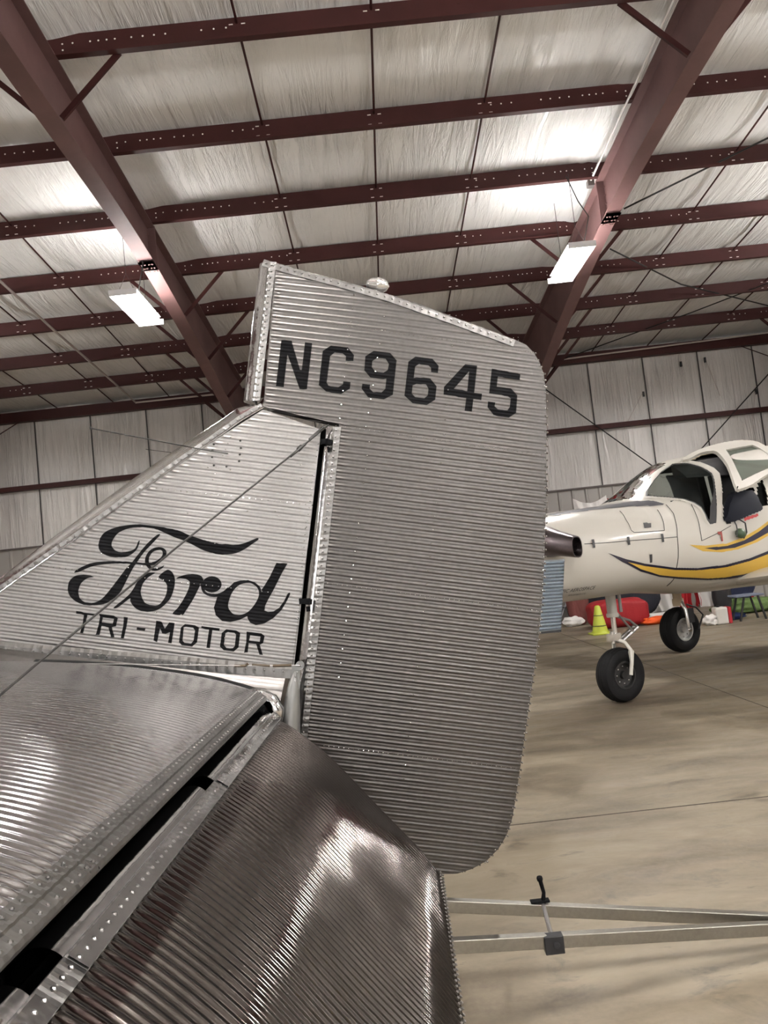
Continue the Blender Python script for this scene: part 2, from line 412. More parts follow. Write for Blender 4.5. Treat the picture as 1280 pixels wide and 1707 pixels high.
# pipes and conduits
M_pipe=mat('grey_pipe',(.42,.36,.34),.45,.3)
P=[roofpt(-40,432,-.05),roofpt(95,555,-.05),roofpt(190,638,-.05),roofpt(226,671,-.05)]
e=wp(226,671,WY-.35); e2=wp(362,657,WY-.35)
rod([P[0],P[1],P[2],e,e2],.022,'conduit_pipe','long grey pipe running down the left roof and along the eave','pipe',M_pipe)
e,e2=wp(938,599,WY-.4),wp(1300,552,WY-.4)
rod([e,e2],.02,'conduit_pipe','long grey conduit along the eave above the white airplane','pipe',M_pipe)
b=MB(); pA=onplane(1128,-10,V((3.42,0,0)),V((1,0,0))); pB=onplane(985,300,V((3.42,0,0)),V((1,0,0)))
b.tube([pA,pB],.014,8); b.tube([pA+V((.04,0,0)),pB+V((.04,-.2,.1))],.010,6)
tag(b.build('conduit_pipe',mat('white_conduit',(.6,.57,.54),.4)),'pale electrical conduit beside the upper right rafter','pipe')
b=MB(); b.box(pB+V((0,.05,-.03)),(.09,.1,.09)); tag(b.build('junction_box',M_steelg,bevel=.004),'small grey junction box at the end of the rafter conduit','box')
# ------------------------------------------------------------------ lamps
M_em=mat('lamp_tube',(1,1,1),.5,emit=(1,.96,.92),es=LAMP)
M_up=mat('fill_uplight',(1,1,1),.5,emit=(1,.97,.94),es=UP)
M_upn=mat('fill_uplight_strong',(1,1,1),.5,emit=(1,.98,.95),es=UPN)
M_hous=mat('white_lamp_housing',(.75,.74,.75),.35)
def lamp(x,y,label,z=None,wires=True):
    z=z or 5.47; t=thing('highbay_lamp',label,'lamp',(x,y,z),'high bay lamps')
    b=MB(); L=1.22; W=.36
    b.box((x,y,z+.05),(W*.5,L,.03)); 
    for sd in(-1,1):
        b.add([(x+sd*W*.25,y-L/2,z+.05),(x+sd*W*.5,y-L/2,z-.01),(x+sd*W*.5,y+L/2,z-.01),(x+sd*W*.25,y+L/2,z+.05)],[(0,1,2,3)])
    for sy in(-1,1): b.box((x,y+sy*(L/2+.012),z+.02),(W,.024,.075))
    b.build('housing',M_hous,t)
    for dx in(-.12,-.04,.04,.12):
        b=MB(); b.tube([(x+dx,y-L/2+.02,z+.012),(x+dx,y+L/2-.02,z+.012)],.014,8); b.build('tube',M_em,t)
    b=MB(); 
    for dx in(-.13,.13): b.box((x+dx,y,z+.072),(.05,L*.9,.004))
    b.build('added_uplight',M_up if y>5 and -5<x<5 else M_upn,t)  # uplight strips added to brighten the ceiling, strongest on unseen lamps
    for sy in(-1,1):
        b=MB()
        b.tube([(x-.12,y+sy*.45,z+.06),(x,y+sy*.42,z+.35),(x+.12,y+sy*.45,z+.06)],.004,5)
        b.tube([(x,y+sy*.42,z+.35),(x,y+sy*.42,pb(y))],.004,5)
        b.build('suspension_wire',M_wire,t)
    b=MB(); b.tube([(x+.1,y-.3,z+.08),(x+.22,y-.35,z+.5),(x+.12,y-.3,z+.75),(x+.02,y-.25,pb(y)+.05)],.008,6); b.build('power_cord',M_wire,t)
    return t
lamp(-2.93,10.35,'bright hanging fluorescent lamp at left, beside the left frame')
lamp(3.03,10.35,'bright hanging fluorescent lamp at right, beside the right frame')
lamp(-.6,.3,'hanging fluorescent lamp out of frame above the near tailplane',6.2)
nm={-9.2:'far left',-2.93:'left',3.03:'right',9.3:'far right',15.6:'farthest right'}
for x in(-9.2,-2.93,3.03,9.3,15.6):
    for y,row in((10.35,'middle'),(1.2,'near'),(-7.5,'back')):
        if y==10.35 and x in(-2.93,3.03): continue
        if y==1.2 and x==-2.93: continue
        lamp(x,y,'hanging fluorescent lamp out of frame, %s column of the %s row'%(nm[x],row),5.47 if y>5 else 5.0)  # unseen near and back rows hang lower so their added uplight spreads
# ------------------------------------------------------------------ vintage corrugated airplane (tail)
TH,PS=math.radians(13.2),.02
TA=V((math.cos(PS)*math.cos(TH),-math.sin(PS)*math.cos(TH),-math.sin(TH)))
TS=V((-math.sin(PS),-math.cos(PS),0)); TN=V((math.cos(PS)*math.sin(TH),-math.sin(PS)*math.sin(TH),math.cos(TH)))
TO=V((-.37,3.08,1.04))
def T(a,s,t): return TO+TA*a+TS*s+TN*t
def tinv(u,v,s):
    d=ray(u,v); X=CAMP+d*((TO+TS*s-CAMP).dot(TS)/d.dot(TS))-TO; return X.dot(TA),X.dot(TN)
PITCHC=.0268
def corr(t,amp=.0009):
    x=2*PI*t/PITCHC; return amp*(.55*math.cos(x)+.62*math.cos(2*x))
def px2(P,s=.045): return [tinv(u,v,s) for u,v in P]
def crop(P,ox,oy,sc): return [(ox+x/sc,oy+y/sc) for x,y in P]
plane=thing('vintage_airplane','bare corrugated metal vintage airplane tail filling the left foreground','airplane',(TO.x,TO.y,0))
# --- rudder
def rw(a):   # half thickness
    return interp([(-.45,.040),(0,.046),(.12,.044),(.86,.007),(1.2,.006)],a)
R_out=px2([(460,440),(500,451),(560,467),(600,480),(650,493),(700,508),(760,530),(810,547),(860,565),(878,573),(890,585),(900,600),(908,622),(911.5,650),(912.5,720),(912,800),(911.5,860),(909.5,920),(907,985),(902,1040),(896,1090),(888,1150),(879,1210),(869,1280),(861,1335),(855,1368),(846,1395),(832,1418),(812,1438),(788,1451),(762,1459),(735,1459),(690,1452),(600,1441),(488,1428),(512,1212),(566,708),(440,679)],.03)
def fade(x,L=.022): return max(0,min(1,x/L))**.7
def skin_rows(poly,dt):
    ys=[p[1] for p in poly]; y0,y1=min(ys)+1e-4,max(ys)-1e-4; n=int((y1-y0)/dt); out=[]
    for i in range(n+1):
        y=lerp(y0,y1,i/n); X=[]
        for k in range(len(poly)):
            p,q=poly[k],poly[(k+1)%len(poly)]
            if (p[1]<=y)!=(q[1]<=y): X.append(p[0]+(y-p[1])*(q[0]-p[0])/(q[1]-p[1]))
        if len(X)>=2: out.append((y,min(X),max(X)))
    return out
def osurf(poly,thick,mbld,nx=40,both=True,fL=True,fR=True):
    rows=skin_rows(poly,PITCHC/12)
    for side in((1,-1) if both else (1,)):
        vs=[];fs=[]
        for (t,x0,x1) in rows:
            for k in range(nx+1):
                f=k/nx; f=f**1.8 if f<1 else 1; a=lerp(x0,x1,f)
                fd=(fade(a-x0) if fL else 1)*(fade(x1-a,.012) if fR else 1)*(1+1.6*math.exp(-((a-x0-.018)/.014)**2))
                dent=.0015*mnoise.noise(V((a*2.2,t*2.2,side*5+thick(0)*30)))
                vs.append(T(a,side*(thick(a)+corr(t)*fd+dent),t))
        for j in range(len(rows)-1):
            for k in range(nx):
                i=j*(nx+1)+k; q=(i,i+1,i+nx+2,i+nx+1); fs.append(q if side<0 else q[::-1])
        mbld.add(vs,fs)
    return rows
def surf_of(thick,off=.0009):
    return lambda a,t:T(a,thick(a)+corr(t)+.0015*mnoise.noise(V((a*2.2,t*2.2,5+thick(0)*30)))+off,t)
b=MB(); rr=osurf(R_out,rw,b)
# thin rim closing both skins
for (t0,x0,x1),(t1,y0_,y1_) in zip(rr,rr[1:]):
    b.add([T(x1,rw(x1),t0),T(x1,-rw(x1),t0),T(y1_,-rw(y1_),t1),T(y1_,rw(y1_),t1)],[(0,1,2,3)])
for rws in (rr[0],rr[-1]):
    t,x0,x1=rws; b.add([T(x0,rw(x0),t),T(x1,rw(x1),t),T(x1,-rw(x1),t),T(x0,-rw(x0),t)],[(0,1,2,3)])
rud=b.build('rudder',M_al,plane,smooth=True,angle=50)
def strip_line(mb,A,B,w,th,off=.006,n=20,riv=PITCHC,rr_=.0048,wav=.0010):
    """flat doubler strip between local points A,B (a,t), width w (vector) with rivets"""
    (a0,t0),(a1,t1)=A,B; L=math.hypot(a1-a0,t1-t0); n=max(2,int(L/riv)*3)
    wa,wt=w
    S=lambda a,t,o=0:T(a,th(a)+off+o,t)
    vs=[];fs=[]
    for i in range(n+1):
        f=i/n; a=lerp(a0,a1,f); t=lerp(t0,t1,f); wv=wav*math.sin(2*PI*f*L/riv)
        for k,kk in enumerate((0,.3,.7,1)): vs.append(S(a+wa*kk,t+wt*kk,wv*(1 if k<3 else .5)-(.006 if k==0 else 0)))
        vs.append(S(a+wa,t+wt,-.007))
    for i in range(n):
        for k in range(4): q=(i*5+k,i*5+k+1,(i+1)*5+k+1,(i+1)*5+k); fs.append(q)
    mb.add(vs,fs)
    m=int(L/riv)
    for i in range(m+1):
        f=(i+.5)/(m+1); mb.dome(S(lerp(a0,a1,f)+wa*.5,lerp(t0,t1,f)+wt*.5,.0015),TS,rr_,.0034)
def skin_rivets(mb,poly_rows_t,th,r=.0028): pass
# rudder nose + strips
def nosepiece(mb,pa,pb_,wd,depth,th,n=30,seg=12,caps=True):
    (a0,t0),(a1,t1)=pa,pb_; vs=[];fs=[]
    for i in range(n+1):
        f=i/n; a=lerp(a0,a1,f); t=lerp(t0,t1,f)
        for k in range(seg+1):
            g=PI*k/seg-PI/2; vs.append(T(a-depth*math.cos(g)+.0012*mnoise.noise(V((t*9,k*.5,a0*9))),th*-math.sin(g)*1.0,t))
    for i in range(n):
        for k in range(seg): q=(i*(seg+1)+k,i*(seg+1)+k+1,(i+1)*(seg+1)+k+1,(i+1)*(seg+1)+k); fs.append(q[::-1])
    if caps: fs+= [tuple(range(seg+1)),tuple(n*(seg+1)+k for k in reversed(range(seg+1)))]
    mb.add(vs,fs)
hA=px2([(554,712)])[0]; hB=px2([(499,1214)])[0]; hC=(hB[0]+ (hB[0]-hA[0])*.42,hB[1]-.52)
b=MB(); nosepiece(b,hA,hC,0,.052,.047); b.build('rudder_leading_edge',M_nose,rud,smooth=True,angle=40)
b=MB(); strip_line(b,hB,hA,(.034,.004),rw); strip_line(b,hC,hB,(.034,.004),rw)
b.build('rivet_strip',M_strip,rud)
bA=px2([(447,437)])[0]; bB=px2([(420,668)])[0]
b=MB(); nosepiece(b,bA,bB,0,.043,.043)
b.build('balance_leading_edge',M_nose,rud,smooth=True,angle=40)
b=MB(); strip_line(b,bB,bA,(.032,.004),rw); b.build('rivet_strip',M_strip,rud)
# top capping strip with rivets along rudder top and trailing rivets
b=MB()
tp=px2([(441,434),(500,451),(560,467),(650,493),(760,530),(860,565)],.03)
for (p,q) in zip(tp,tp[1:]):
    d=V((q[0]-p[0],q[1]-p[1],0)).normalized(); nn=(d.y*.030,-d.x*.030)
    strip_line(b,p,q,nn,rw,off=.005,riv=.034)
b.build('top_rivet_strip',M_strip,rud)
b=MB()
te=px2([(866,572),(892,588),(908,622),(912,655),(912,720),(911.5,860),(907,985),(896,1090),(879,1210),(861,1335),(846,1395),(812,1438),(762,1459)],.01)
L=0; 
for (p,q) in zip(te,te[1:]):
    dd=math.hypot(q[0]-p[0],q[1]-p[1]); n_=max(1,int(dd/.0268))
    for i in range(n_):
        f=i/n_; b.dome(T(lerp(p[0],q[0],f)-.008,rw(.86)+.003,lerp(p[1],q[1],f)),TS,.0036,.004)
        b.lathe([(.0001,-.004),(.0042,-.002),(.0042,.002),(.0001,.004)],T(lerp(p[0],q[0],f)+.002,0,lerp(p[1],q[1],f)),TS,6)
def skinrivet_row(mb,P,Q,th,step,r=.0032,s=.045):
    (a0,t0),(a1,t1)=px2([P,Q],s); L=math.hypot(a1-a0,t1-t0); n_=int(L/step); sf=surf_of(th,0)
    for i in range(n_+1):
        f=i/n_; mb.dome(sf(lerp(a0,a1,f),lerp(t0,t1,f)),TS,r*1.15,.0036,6)
for P,Q in (((453,527),(896,585)),((560,710),(905,756)),((538,971),(905,1020)),((540,1243),(862,1285))): skinrivet_row(b,P,Q,rw,.019,.0022)
for P,Q in (((590,492),(566,698)),((644,505),(610,712)),((754,575),(738,748)),((615,737),(556,1200)),((738,748),(673,1300))): skinrivet_row(b,P,Q,rw,PITCHC*2,.003)
b.build('skin_rivets',M_nose,rud)['kind']='stuff'
# --- registration lettering
c1=lambda P:crop(P,440,550,5.565); c2=lambda P:crop(P,660,570,5.565)
REG={'N':[c1([(160,92),(258,100),(264,130),(335,372),(350,372),(380,116),(447,124),(398,552),(330,548),(218,228),(205,330),(183,528),(110,522)])],
'C':[c1([(545,195),(620,146),(780,165),(835,235),(828,292),(758,286),(760,245),(728,216),(655,210),(614,245),(582,490),(600,518),(690,532),(733,505),(736,476),(803,483),(797,545),(715,595),(580,575),(508,512)])],
'9':[c1([(940,245),(1015,196),(1170,212),(1230,280),(1195,600),(1112,643),(965,625),(905,545),(912,500),(985,510),(980,545),(1010,575),(1090,580),(1125,545),(1135,450),(1110,455),(985,440),(930,375)]),c1([(1005,290),(1045,260),(1130,270),(1158,315),(1148,370),(1110,395),(1030,385),(1000,345)])],
'6':[c2([(115,180),(180,132),(340,150),(397,215),(390,280),(327,272),(325,235),(300,210),(215,198),(178,225),(165,330),(200,322),(320,335),(378,405),(365,530),(290,578),(155,565),(78,495)]),c2([(155,400),(195,382),(280,390),(302,430),(295,490),(265,518),(180,510),(147,475)])],
'4':[c2([(645,195),(757,210),(730,460),(803,468),(797,528),(722,520),(708,638),(640,628),(655,512),(443,480),(447,410)]),c2([(682,262),(665,445),(538,428)])],
'5':[c2([(895,235),(1165,282),(1158,340),(952,308),(942,402),(1080,420),(1135,480),(1125,645),(1055,690),(915,670),(855,595),(860,540),(928,548),(922,585),(955,615),(1040,625),(1065,590),(1073,510),(1045,490),(870,462)])]}
sf=surf_of(rw)
for ch,polys in REG.items():
    b=MB(); drape(b,[px2(p,.045) for p in polys],sf,.0026,.02)
    o=b.build('registration_letter' if ch in 'NC' else 'registration_digit',M_paint,rud); o['label']='black painted '+ch
# --- fin
def fw_(a): return interp([(-3,.05),(-.3,.05),(0,.042)],a)
far=px2([(0,976)])[0]; far_o=px2([(0,957)])[0]
cl=px2([(437,681),(360,733),(290,781),(210,838),(130,898),(60,946),(0,989)])
d_=(cl[-1][0]-cl[-3][0],cl[-1][1]-cl[-3][1]); ext=(cl[-1][0]+d_[0]*3,cl[-1][1]+d_[1]*3)
bt=px2([(490,1110),(0,1068)]); k=(bt[1][1]-bt[0][1])/(bt[1][0]-bt[0][0])
bt2=(ext[0],bt[1][1]+k*(ext[0]-bt[1][0]))
top=px2([(535,716),(545,718)])
F_out=[top[0]]+px2([(439,683)])+cl[1:]+([ext,bt2] if ext[1]>bt2[1] else [(cl[-1][0]-(cl[-1][1]-bt2[1])*1.4,bt2[1])])+[bt[0]]+px2([(497,1050),(520,850)])
b=MB(); fr_=osurf(F_out,fw_,b,nx=34)
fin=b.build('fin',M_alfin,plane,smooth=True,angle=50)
# closing web along the fin trailing edge (dark gap)
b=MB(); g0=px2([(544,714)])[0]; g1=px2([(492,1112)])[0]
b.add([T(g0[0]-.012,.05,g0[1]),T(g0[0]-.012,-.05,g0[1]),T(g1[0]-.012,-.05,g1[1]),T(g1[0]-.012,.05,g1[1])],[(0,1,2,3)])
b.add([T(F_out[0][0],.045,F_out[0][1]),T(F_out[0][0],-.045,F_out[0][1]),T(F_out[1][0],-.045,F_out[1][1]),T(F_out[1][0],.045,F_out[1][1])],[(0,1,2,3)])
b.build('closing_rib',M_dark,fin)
# leading edge of fin : curved cap following outer line
outer=px2([(415,671),(392,677),(360,700),(300,738),(215,797),(130,860),(60,911),(0,957)])
inner=px2([(440,681),(405,701),(360,733),(300,774),(220,831),(135,894),(62,945),(0,989)])
o2=(outer[-1][0]*1+ (outer[-1][0]-outer[-3][0])*3,outer[-1][1]+(outer[-1][1]-outer[-3][1])*3); i2=(inner[-1][0]+(inner[-1][0]-inner[-3][0])*3,inner[-1][1]+(inner[-1][1]-inner[-3][1])*3)
outer.append(o2); inner.append(i2)
def dens(L,n=8): return [ (lerp(p[0],q[0],i/n),lerp(p[1],q[1],i/n)) for p,q in zip(L,L[1:]) for i in range(n)]+[L[-1]]
oo,ii=dens(outer),dens(inner); seg=14
b=MB(); vs=[];fs=[]
for (p,q) in zip(oo,ii):
    for k in range(seg+1):
        g=PI*k/seg-PI/2; c=math.cos(g)
        f=c; wob=.0012*mnoise.noise(V((p[0]*14,k*.6,1)))
        vs.append(T(lerp(q[0],p[0],f)+wob,-math.sin(g)*.055,lerp(q[1],p[1],f)))
for i in range(len(oo)-1):
    for k in range(seg): fs.append((i*(seg+1)+k,i*(seg+1)+k+1,(i+1)*(seg+1)+k+1,(i+1)*(seg+1)+k)[::-1])
b.add(vs,fs); b.add([vs[k] for k in range(seg+1)],[tuple(range(seg+1))])
b.build('fin_leading_edge',M_nose,fin,smooth=True,angle=40)
b=MB()
for (p,q) in zip(inner,inner[1:]):
    d=V((q[0]-p[0],q[1]-p[1],0)).normalized(); strip_line(b,p,q,(d.y*-.022*-1,-d.x*-.022*-1),lambda a:.05,off=.007,riv=.036,rr_=.005)
b.build('rivet_strip',M_strip,fin)
# bottom strip
b=MB(); q0=px2([(497,1110)])[0]; q1=px2([(0,1069)])[0]; kk=(q1[1]-q0[1])/(q1[0]-q0[0]); q1=(q1[0]-.6,q1[1]-.6*kk)
strip_line(b,q1,q0,(.0,-.050),fw_,off=.007,riv=.0365,rr_=.0045)
b.build('bottom_rivet_strip',M_strip,fin)
b=MB()
for P,Q in (((453,800),(0,770)),((520,842),(240,812)),((488,992),(60,942)),((510,870),(496,1030)),((530,740),(508,900)),((385,730),(355,800))): 
    if P[0]-Q[0]>400 and P[1]==800: continue
    skinrivet_row(b,P,Q,fw_,PITCHC*.9,.0024)
for i in range(34):
    u=150+random.random()*360; v=lerp(760,1080,random.random())
    if v> 676+ (437-u)*.72+30: 
        a,t=px2([(u,v)])[0]; b.dome(surf_of(fw_,0)(a,t),TS,.003,.003)
b.build('skin_rivets',M_nose,fin)['kind']='stuff'
b=MB()
for u,v in ((356,732),(357,741),(355,751),(354,762),(357,776),(378,778),(401,735),(402,747),(400,758),(399,769)):
    a,t=px2([(u,v)])[0]; b.dome(surf_of(fw_,0)(a,t),TS,.005,.004,8)
b.build('dark_bolts',M_wire,fin)
# --- painted script emblem on the fin
cA=lambda P:crop(P,100,860,6.4); cB=lambda P:crop(P,200,860,6.4); cD=lambda P:crop(P,300,880,6.4)
LOGO=[
cA([(855,268),(845,310),(815,370),(730,432),(640,442),(540,435),(460,400),(420,350),(420,280),(450,210),(500,165),(580,130),(680,105),(800,92),(900,92),(1000,105),(1150,130)])+cB([(640,160),(740,205),(860,245),(1000,285),(1130,303)])+cD([(600,180),(680,165),(760,135),(825,108),(838,125),(770,175),(690,230),(600,270),(500,285),(400,280)])+cB([(900,370),(800,320),(700,270),(600,235)])+cA([(1160,200),(1050,150),(960,130),(860,122),(760,130),(680,155),(620,190),(580,240),(555,300),(575,350),(620,380),(700,385),(790,360),(820,320),(840,272)]),
cA([(1050,198),(1070,205),(985,300),(900,390),(830,490),(795,540),(740,640),(690,740),(650,810),(590,870),(500,930),(400,952),(280,950),(180,915),(110,850),(90,780),(105,700),(160,645),(230,628),(310,632),(365,650),(300,665),(240,710),(210,770),(205,830),(230,890),(290,925),(370,925),(450,885),(520,810),(590,720),(650,640),(710,560),(760,510),(800,460),(870,370),(940,290),(1010,225)]),
cA([(160,600),(200,565),(320,510),(440,488),(600,485),(760,490),(900,500),(990,500),(990,528),(880,522),(760,512),(600,508),(450,520),(330,545),(230,590),(175,605)]),
cA([(1140,380),(1110,345),(1050,333),(980,355),(930,410),(910,480),(930,540),(980,580),(1040,585),(1100,555),(1110,532),(1080,545),(1020,560),(980,545),(955,500),(955,450),(985,395),(1030,370),(1080,365),(1100,390),(1090,430),(1040,475),(980,498),(980,525),(1040,515),(1100,470),(1135,420)]),
cA([(1020,610),(960,645),(905,700),(875,760),(868,830),(900,910),(940,940),(1000,955),(1060,945),(1110,890),(1140,820),(1145,740),(1110,690),(1055,650),(1145,575),(1200,600),(1228,660),(1228,730),(1210,810),(1180,880),(1120,950),(1050,1000),(960,1022),(870,1015),(800,975),(755,910),(750,880),(640,965),(595,985),(585,970),(720,860),(780,790),(830,700),(880,640),(940,610),(1000,605)]),
cB([(605,665),(690,630),(780,620),(860,635),(890,670),(890,710),(860,740),(840,780),(790,880),(740,960),(700,1020),(670,1055),(565,1045),(620,980),(680,890),(730,790),(748,720),(735,690),(690,670)]),
cB([(985+102*math.cos(x*PI/10),730+86*math.sin(x*PI/10)) for x in range(20)]),
cB([(860,690),(925,690),(925,748),(860,748)]),
cB([(870,740),(905,760),(912,800),(960,828),(1040,830),(1110,800),(1160,760),(1120,850),(1060,862),(980,862),(910,835),(875,790)]),
cD([(410,705),(470,680),(520,640),(580,580),(650,560),(730,557),(800,580),(850,620),(870,660),(900,620),(960,520),(1030,372),(1148,380),(1090,480),(1000,660),(950,750),(910,830),(905,880),(940,897),(1000,890),(1060,850),(1110,780),(1150,700),(1170,690),(1178,705),(1130,800),(1080,880),(1000,960),(900,1020),(810,1037),(750,1010),(725,965),(720,940),(640,980),(540,1003),(450,990),(385,930),(365,850),(390,770)])]
HOLE=cD([(520,850),(525,780),(560,690),(620,620),(690,590),(760,590),(820,630),(845,690),(830,760),(780,840),(720,900),(640,928),(570,915)])
sf=surf_of(fw_)
b=MB()
for i,P in enumerate(LOGO):
    sf=surf_of(fw_,.0009+.00012*i)
    polys=[px2(smooth_poly(P,3) if i not in(7,) else P)]
    if i==9: polys=[px2(P),px2(smooth_poly(HOLE,3))]
    drape(b,polys,sf,.0026,.02)
o=b.build('script_emblem',M_paint,fin); o['label']='large black painted script word'
t1=lambda P:crop(P,110,1000,7.11); t2=lambda P:crop(P,270,1010,7.11)
TRI=[('T',[t1([(130,130),(355,170),(350,190),(262,180),(235,290),(212,392),(175,388),(205,280),(220,178),(128,158)])]),
('R',[t1([(400,165),(575,185),(620,215),(600,310),(550,322),(582,440),(540,438),(510,325),(430,305),(405,415),(360,412),(395,290),(410,200)]),t1([(445,205),(575,225),(560,288),(432,272)])]),
('I',[t1([(692,200),(740,208),(725,310),(692,455),(655,450),(685,300)])]),
('-',[t1([(845,322),(948,335),(940,365),(842,355)])]),
('M',[[(261.2,1034.5),(270.3,1036.3),(275.3,1047.8),(282.7,1037.4),(291.8,1038.8),(286.6,1072.6),(280.5,1071.9),(284,1053.6),(277,1056.5),(271,1055.5),(267.5,1047),(262.6,1070.3),(256.5,1067.5)]]),
('O',[t2([(275,215),(395,228),(443,255),(420,430),(365,478),(240,465),(205,430),(228,255)]),t2([(262,255),(290,245),(370,255),(395,290),(378,410),(350,445),(275,440),(248,410)])]),
('T',[t2([(472,238),(688,265),(683,297),(600,290),(570,500),(530,495),(560,285),(468,262)])]),
('O',[t2([(765,275),(885,290),(930,320),(910,490),(855,540),(735,525),(690,480),(712,320)]),t2([(755,325),(785,308),(860,318),(880,340),(865,475),(840,502),(765,495),(738,460)])]),
('R',[t2([(1005,305),(1180,325),(1218,355),(1200,440),(1160,460),(1197,582),(1155,575),(1118,455),(1030,440),(1018,555),(975,550),(1000,430)]),t2([(1048,348),(1168,362),(1160,422),(1035,408)])])]
sf=surf_of(fw_)
for ch,polys in TRI:
    b=MB(); drape(b,[px2(p) for p in polys],sf,.0026,.02)
    o=b.build('block_letter' if ch!='-' else 'painted_hyphen',M_paint,fin); o['label']='black painted '+ch
# --- tail light
lt=px2([(630,478)],0)[0]; b=MB()
c=T(lt[0],0,lt[1]+.006); b.lathe([(.0001,-.052),(.017,-.045),(.026,-.03),(.030,-.006),(.032,-.004),(.032,.004),(.030,.006),(.027,.022),(.019,.036),(.0001,.046)],c,TA,20)
b.tube([T(lt[0]-.01,0,lt[1]-.035),T(lt[0],0,lt[1])],[.02,.012],12)
b.build('tail_light',mat('glass_bead_lens',(.75,.75,.74),.12,.85),plane,smooth=True)
# --- fuselage tail
def fus(a,g):   # g 0 top .. 1 bottom (port side), returns s,t
    pr_=[(0,(.05,.16)),(.12,(.075,.13)),(.25,(.115,.075)),(.4,(.14,0)),(.7,(.15,-.25)),(1,(.10,-.42))]
    s=interp([(x,y[0]) for x,y in pr_],g); t=interp([(x,y[1]) for x,y in pr_],g)
    k=interp([(-4,3.4),(-2,2.0),(-1.2,1.35),(-.5,1.08),(0,.85)],a)
    kb=interp([(-4,2.6),(-2,1.6),(-1,1.15),(-.3,1),(0,.8)],a)
    return (s-.05)*k+.05, (t*kb if t<0 else t)
def fust(a): return interp([(-4,-.04),(-1.3,-.012),(-.6,0),(-.05,.008)],a)
for nm_,side in (('fuselage_side',1),('fuselage_side',-1)):
    b=MB(); 
    def fn(i,j):
        a=lerp(-3.8,-.085,i); s,t=fus(a,j); t+=fust(a)
        return T(a,side*(s+corr(t+.007*side)*.7*min(1,j*8)),t)
    b.grid(fn,40,190,flip=side<0); fs_=b.build(nm_,M_al,plane,smooth=True,angle=50)
b=MB(); pts=[]
for j in range(21): s,t=fus(-.085,j/20); pts.append((s,t+.008))
b.add([T(-.085,s,t) for s,t in pts]+[T(-.085,-s,t) for s,t in reversed(pts)],[tuple(range(42))])
b.build('tail_bulkhead',M_strip,plane)
# tail wheel
b=MB(); wx=T(-.35,0,-.4); ctr=V((wx.x-.02,wx.y,.15)); b.lathe([(.05,-.04),(.10,-.05),(.135,-.045),(.15,-.02),(.15,.02),(.135,.045),(.10,.05),(.05,.04)],ctr,(0,1,0),28)
tw=b.build('tail_wheel',mat('tyre_rubber',(.012,.012,.013),.75),plane,smooth=True)
b=MB(); b.lathe([(.0001,-.045),(.06,-.043),(.06,.043),(.0001,.045)],ctr,(0,1,0),20); b.build('hub',M_steelg,tw)
b=MB(); b.tube([ctr+V((0,-.07,0)),ctr+V((0,-.07,.16)),ctr+V((0,0,.22)),wx+V((0,0,.05))],.02,8); b.tube([ctr+V((0,.07,0)),ctr+V((0,.07,.16)),ctr+V((0,0,.22))],.02,8); b.build('tail_fork',M_steelg,plane)
# --- stabilizer (port)
ER=.043; U0=(-.101,.0545); EC=(U0[0]-.043*.575,U0[1]-.043*.818)
ST=[(-1.9,-.02),(-1.5,.06),(-1.2,.105),(-1.0,.128),(-.8,.145),(-.575,.153),(-.348,.147),(-.2,.128),(-.118,.106)]
SPAN=2.95
def stt(a): return sinterp(ST,a)
def scor(s,amp=.0012):
    c=math.cos(2*PI*s/PITCHC); return amp*(.5+.5*c)**1.3*2-amp
b=MB(); NS=int((SPAN-.165)/PITCHC*8); AS=[-1.9,-.176]
def addsec(b,fn,na,ns): b.grid(fn,na,ns)
def stabtop(i,j):
    a=-.176-(1.9-.176)*(1-i)**1.8; s=lerp(.165,SPAN,j); fd=fade(-.176-a,.02)*(1+1.5*math.exp(-((-.176-a-.018)/.014)**2))
    return T(a,s,stt(a)+scor(s)*fd+.0022*mnoise.noise(V((a*2.5,s*2.5,1))))
b.grid(stabtop,44,NS)
def stabbot(i,j):
    a=lerp(-1.9,-.13,i); s=lerp(.165,SPAN,j); return T(a,s,lerp(-.02,.0,i)-.05*math.sin(PI*i))
b.grid(stabbot,12,20,flip=True)
b.grid(lambda i,j:T(lerp(-1.9,-.13,i),.165,lerp(lerp(-.02,.0,i)-.05*math.sin(PI*i),stt(lerp(-1.9,-.13,i))+.002,j)),24,2)
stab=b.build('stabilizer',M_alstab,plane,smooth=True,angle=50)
b=MB()  # rear strip: two levels + bright ridge
def stripS(i,j):
    s=lerp(.165,SPAN,j); prof=[(-.180,-.004),(-.176,.005),(-.158,.0045),(-.156,.0085),(-.150,.0085),(-.148,.0045),(-.129,.003),(-.125,-.003),(-.1255,-.009)]
    a,dz=prof[int(round(i*8))]; return T(a,s,stt(min(a,-.118))+dz+.0009*math.sin(2*PI*s/PITCHC)*(1 if 0<i<.9 else 0))
b.grid(stripS,8,NS//2)
s=.18
while s<SPAN:
    b.dome(T(-.167,s,stt(-.167)+.005),TN,.0036,.003,6); b.dome(T(-.136,s+.009,stt(-.136)+.004),TN,.0042,.0034,6); s+=PITCHC
b.build('rivet_strip',M_strip,stab)
b=MB(); b.grid(lambda i,j:T(lerp(-1.02,-.17,i),.112+.050*j,stt(lerp(-1.02,-.17,i))+.012*math.sin(PI*j)-.004),30,4); b.build('root_shade',M_rootshade,stab,smooth=True)  # dark strip standing in for the shadow between fuselage and stabilizer
b=MB(); b.grid(lambda i,j:T(lerp(-.126,-.185,j),lerp(.165,SPAN,i),lerp(.095,.03,j)),2,2); b.build('rear_spar',M_dark,stab)
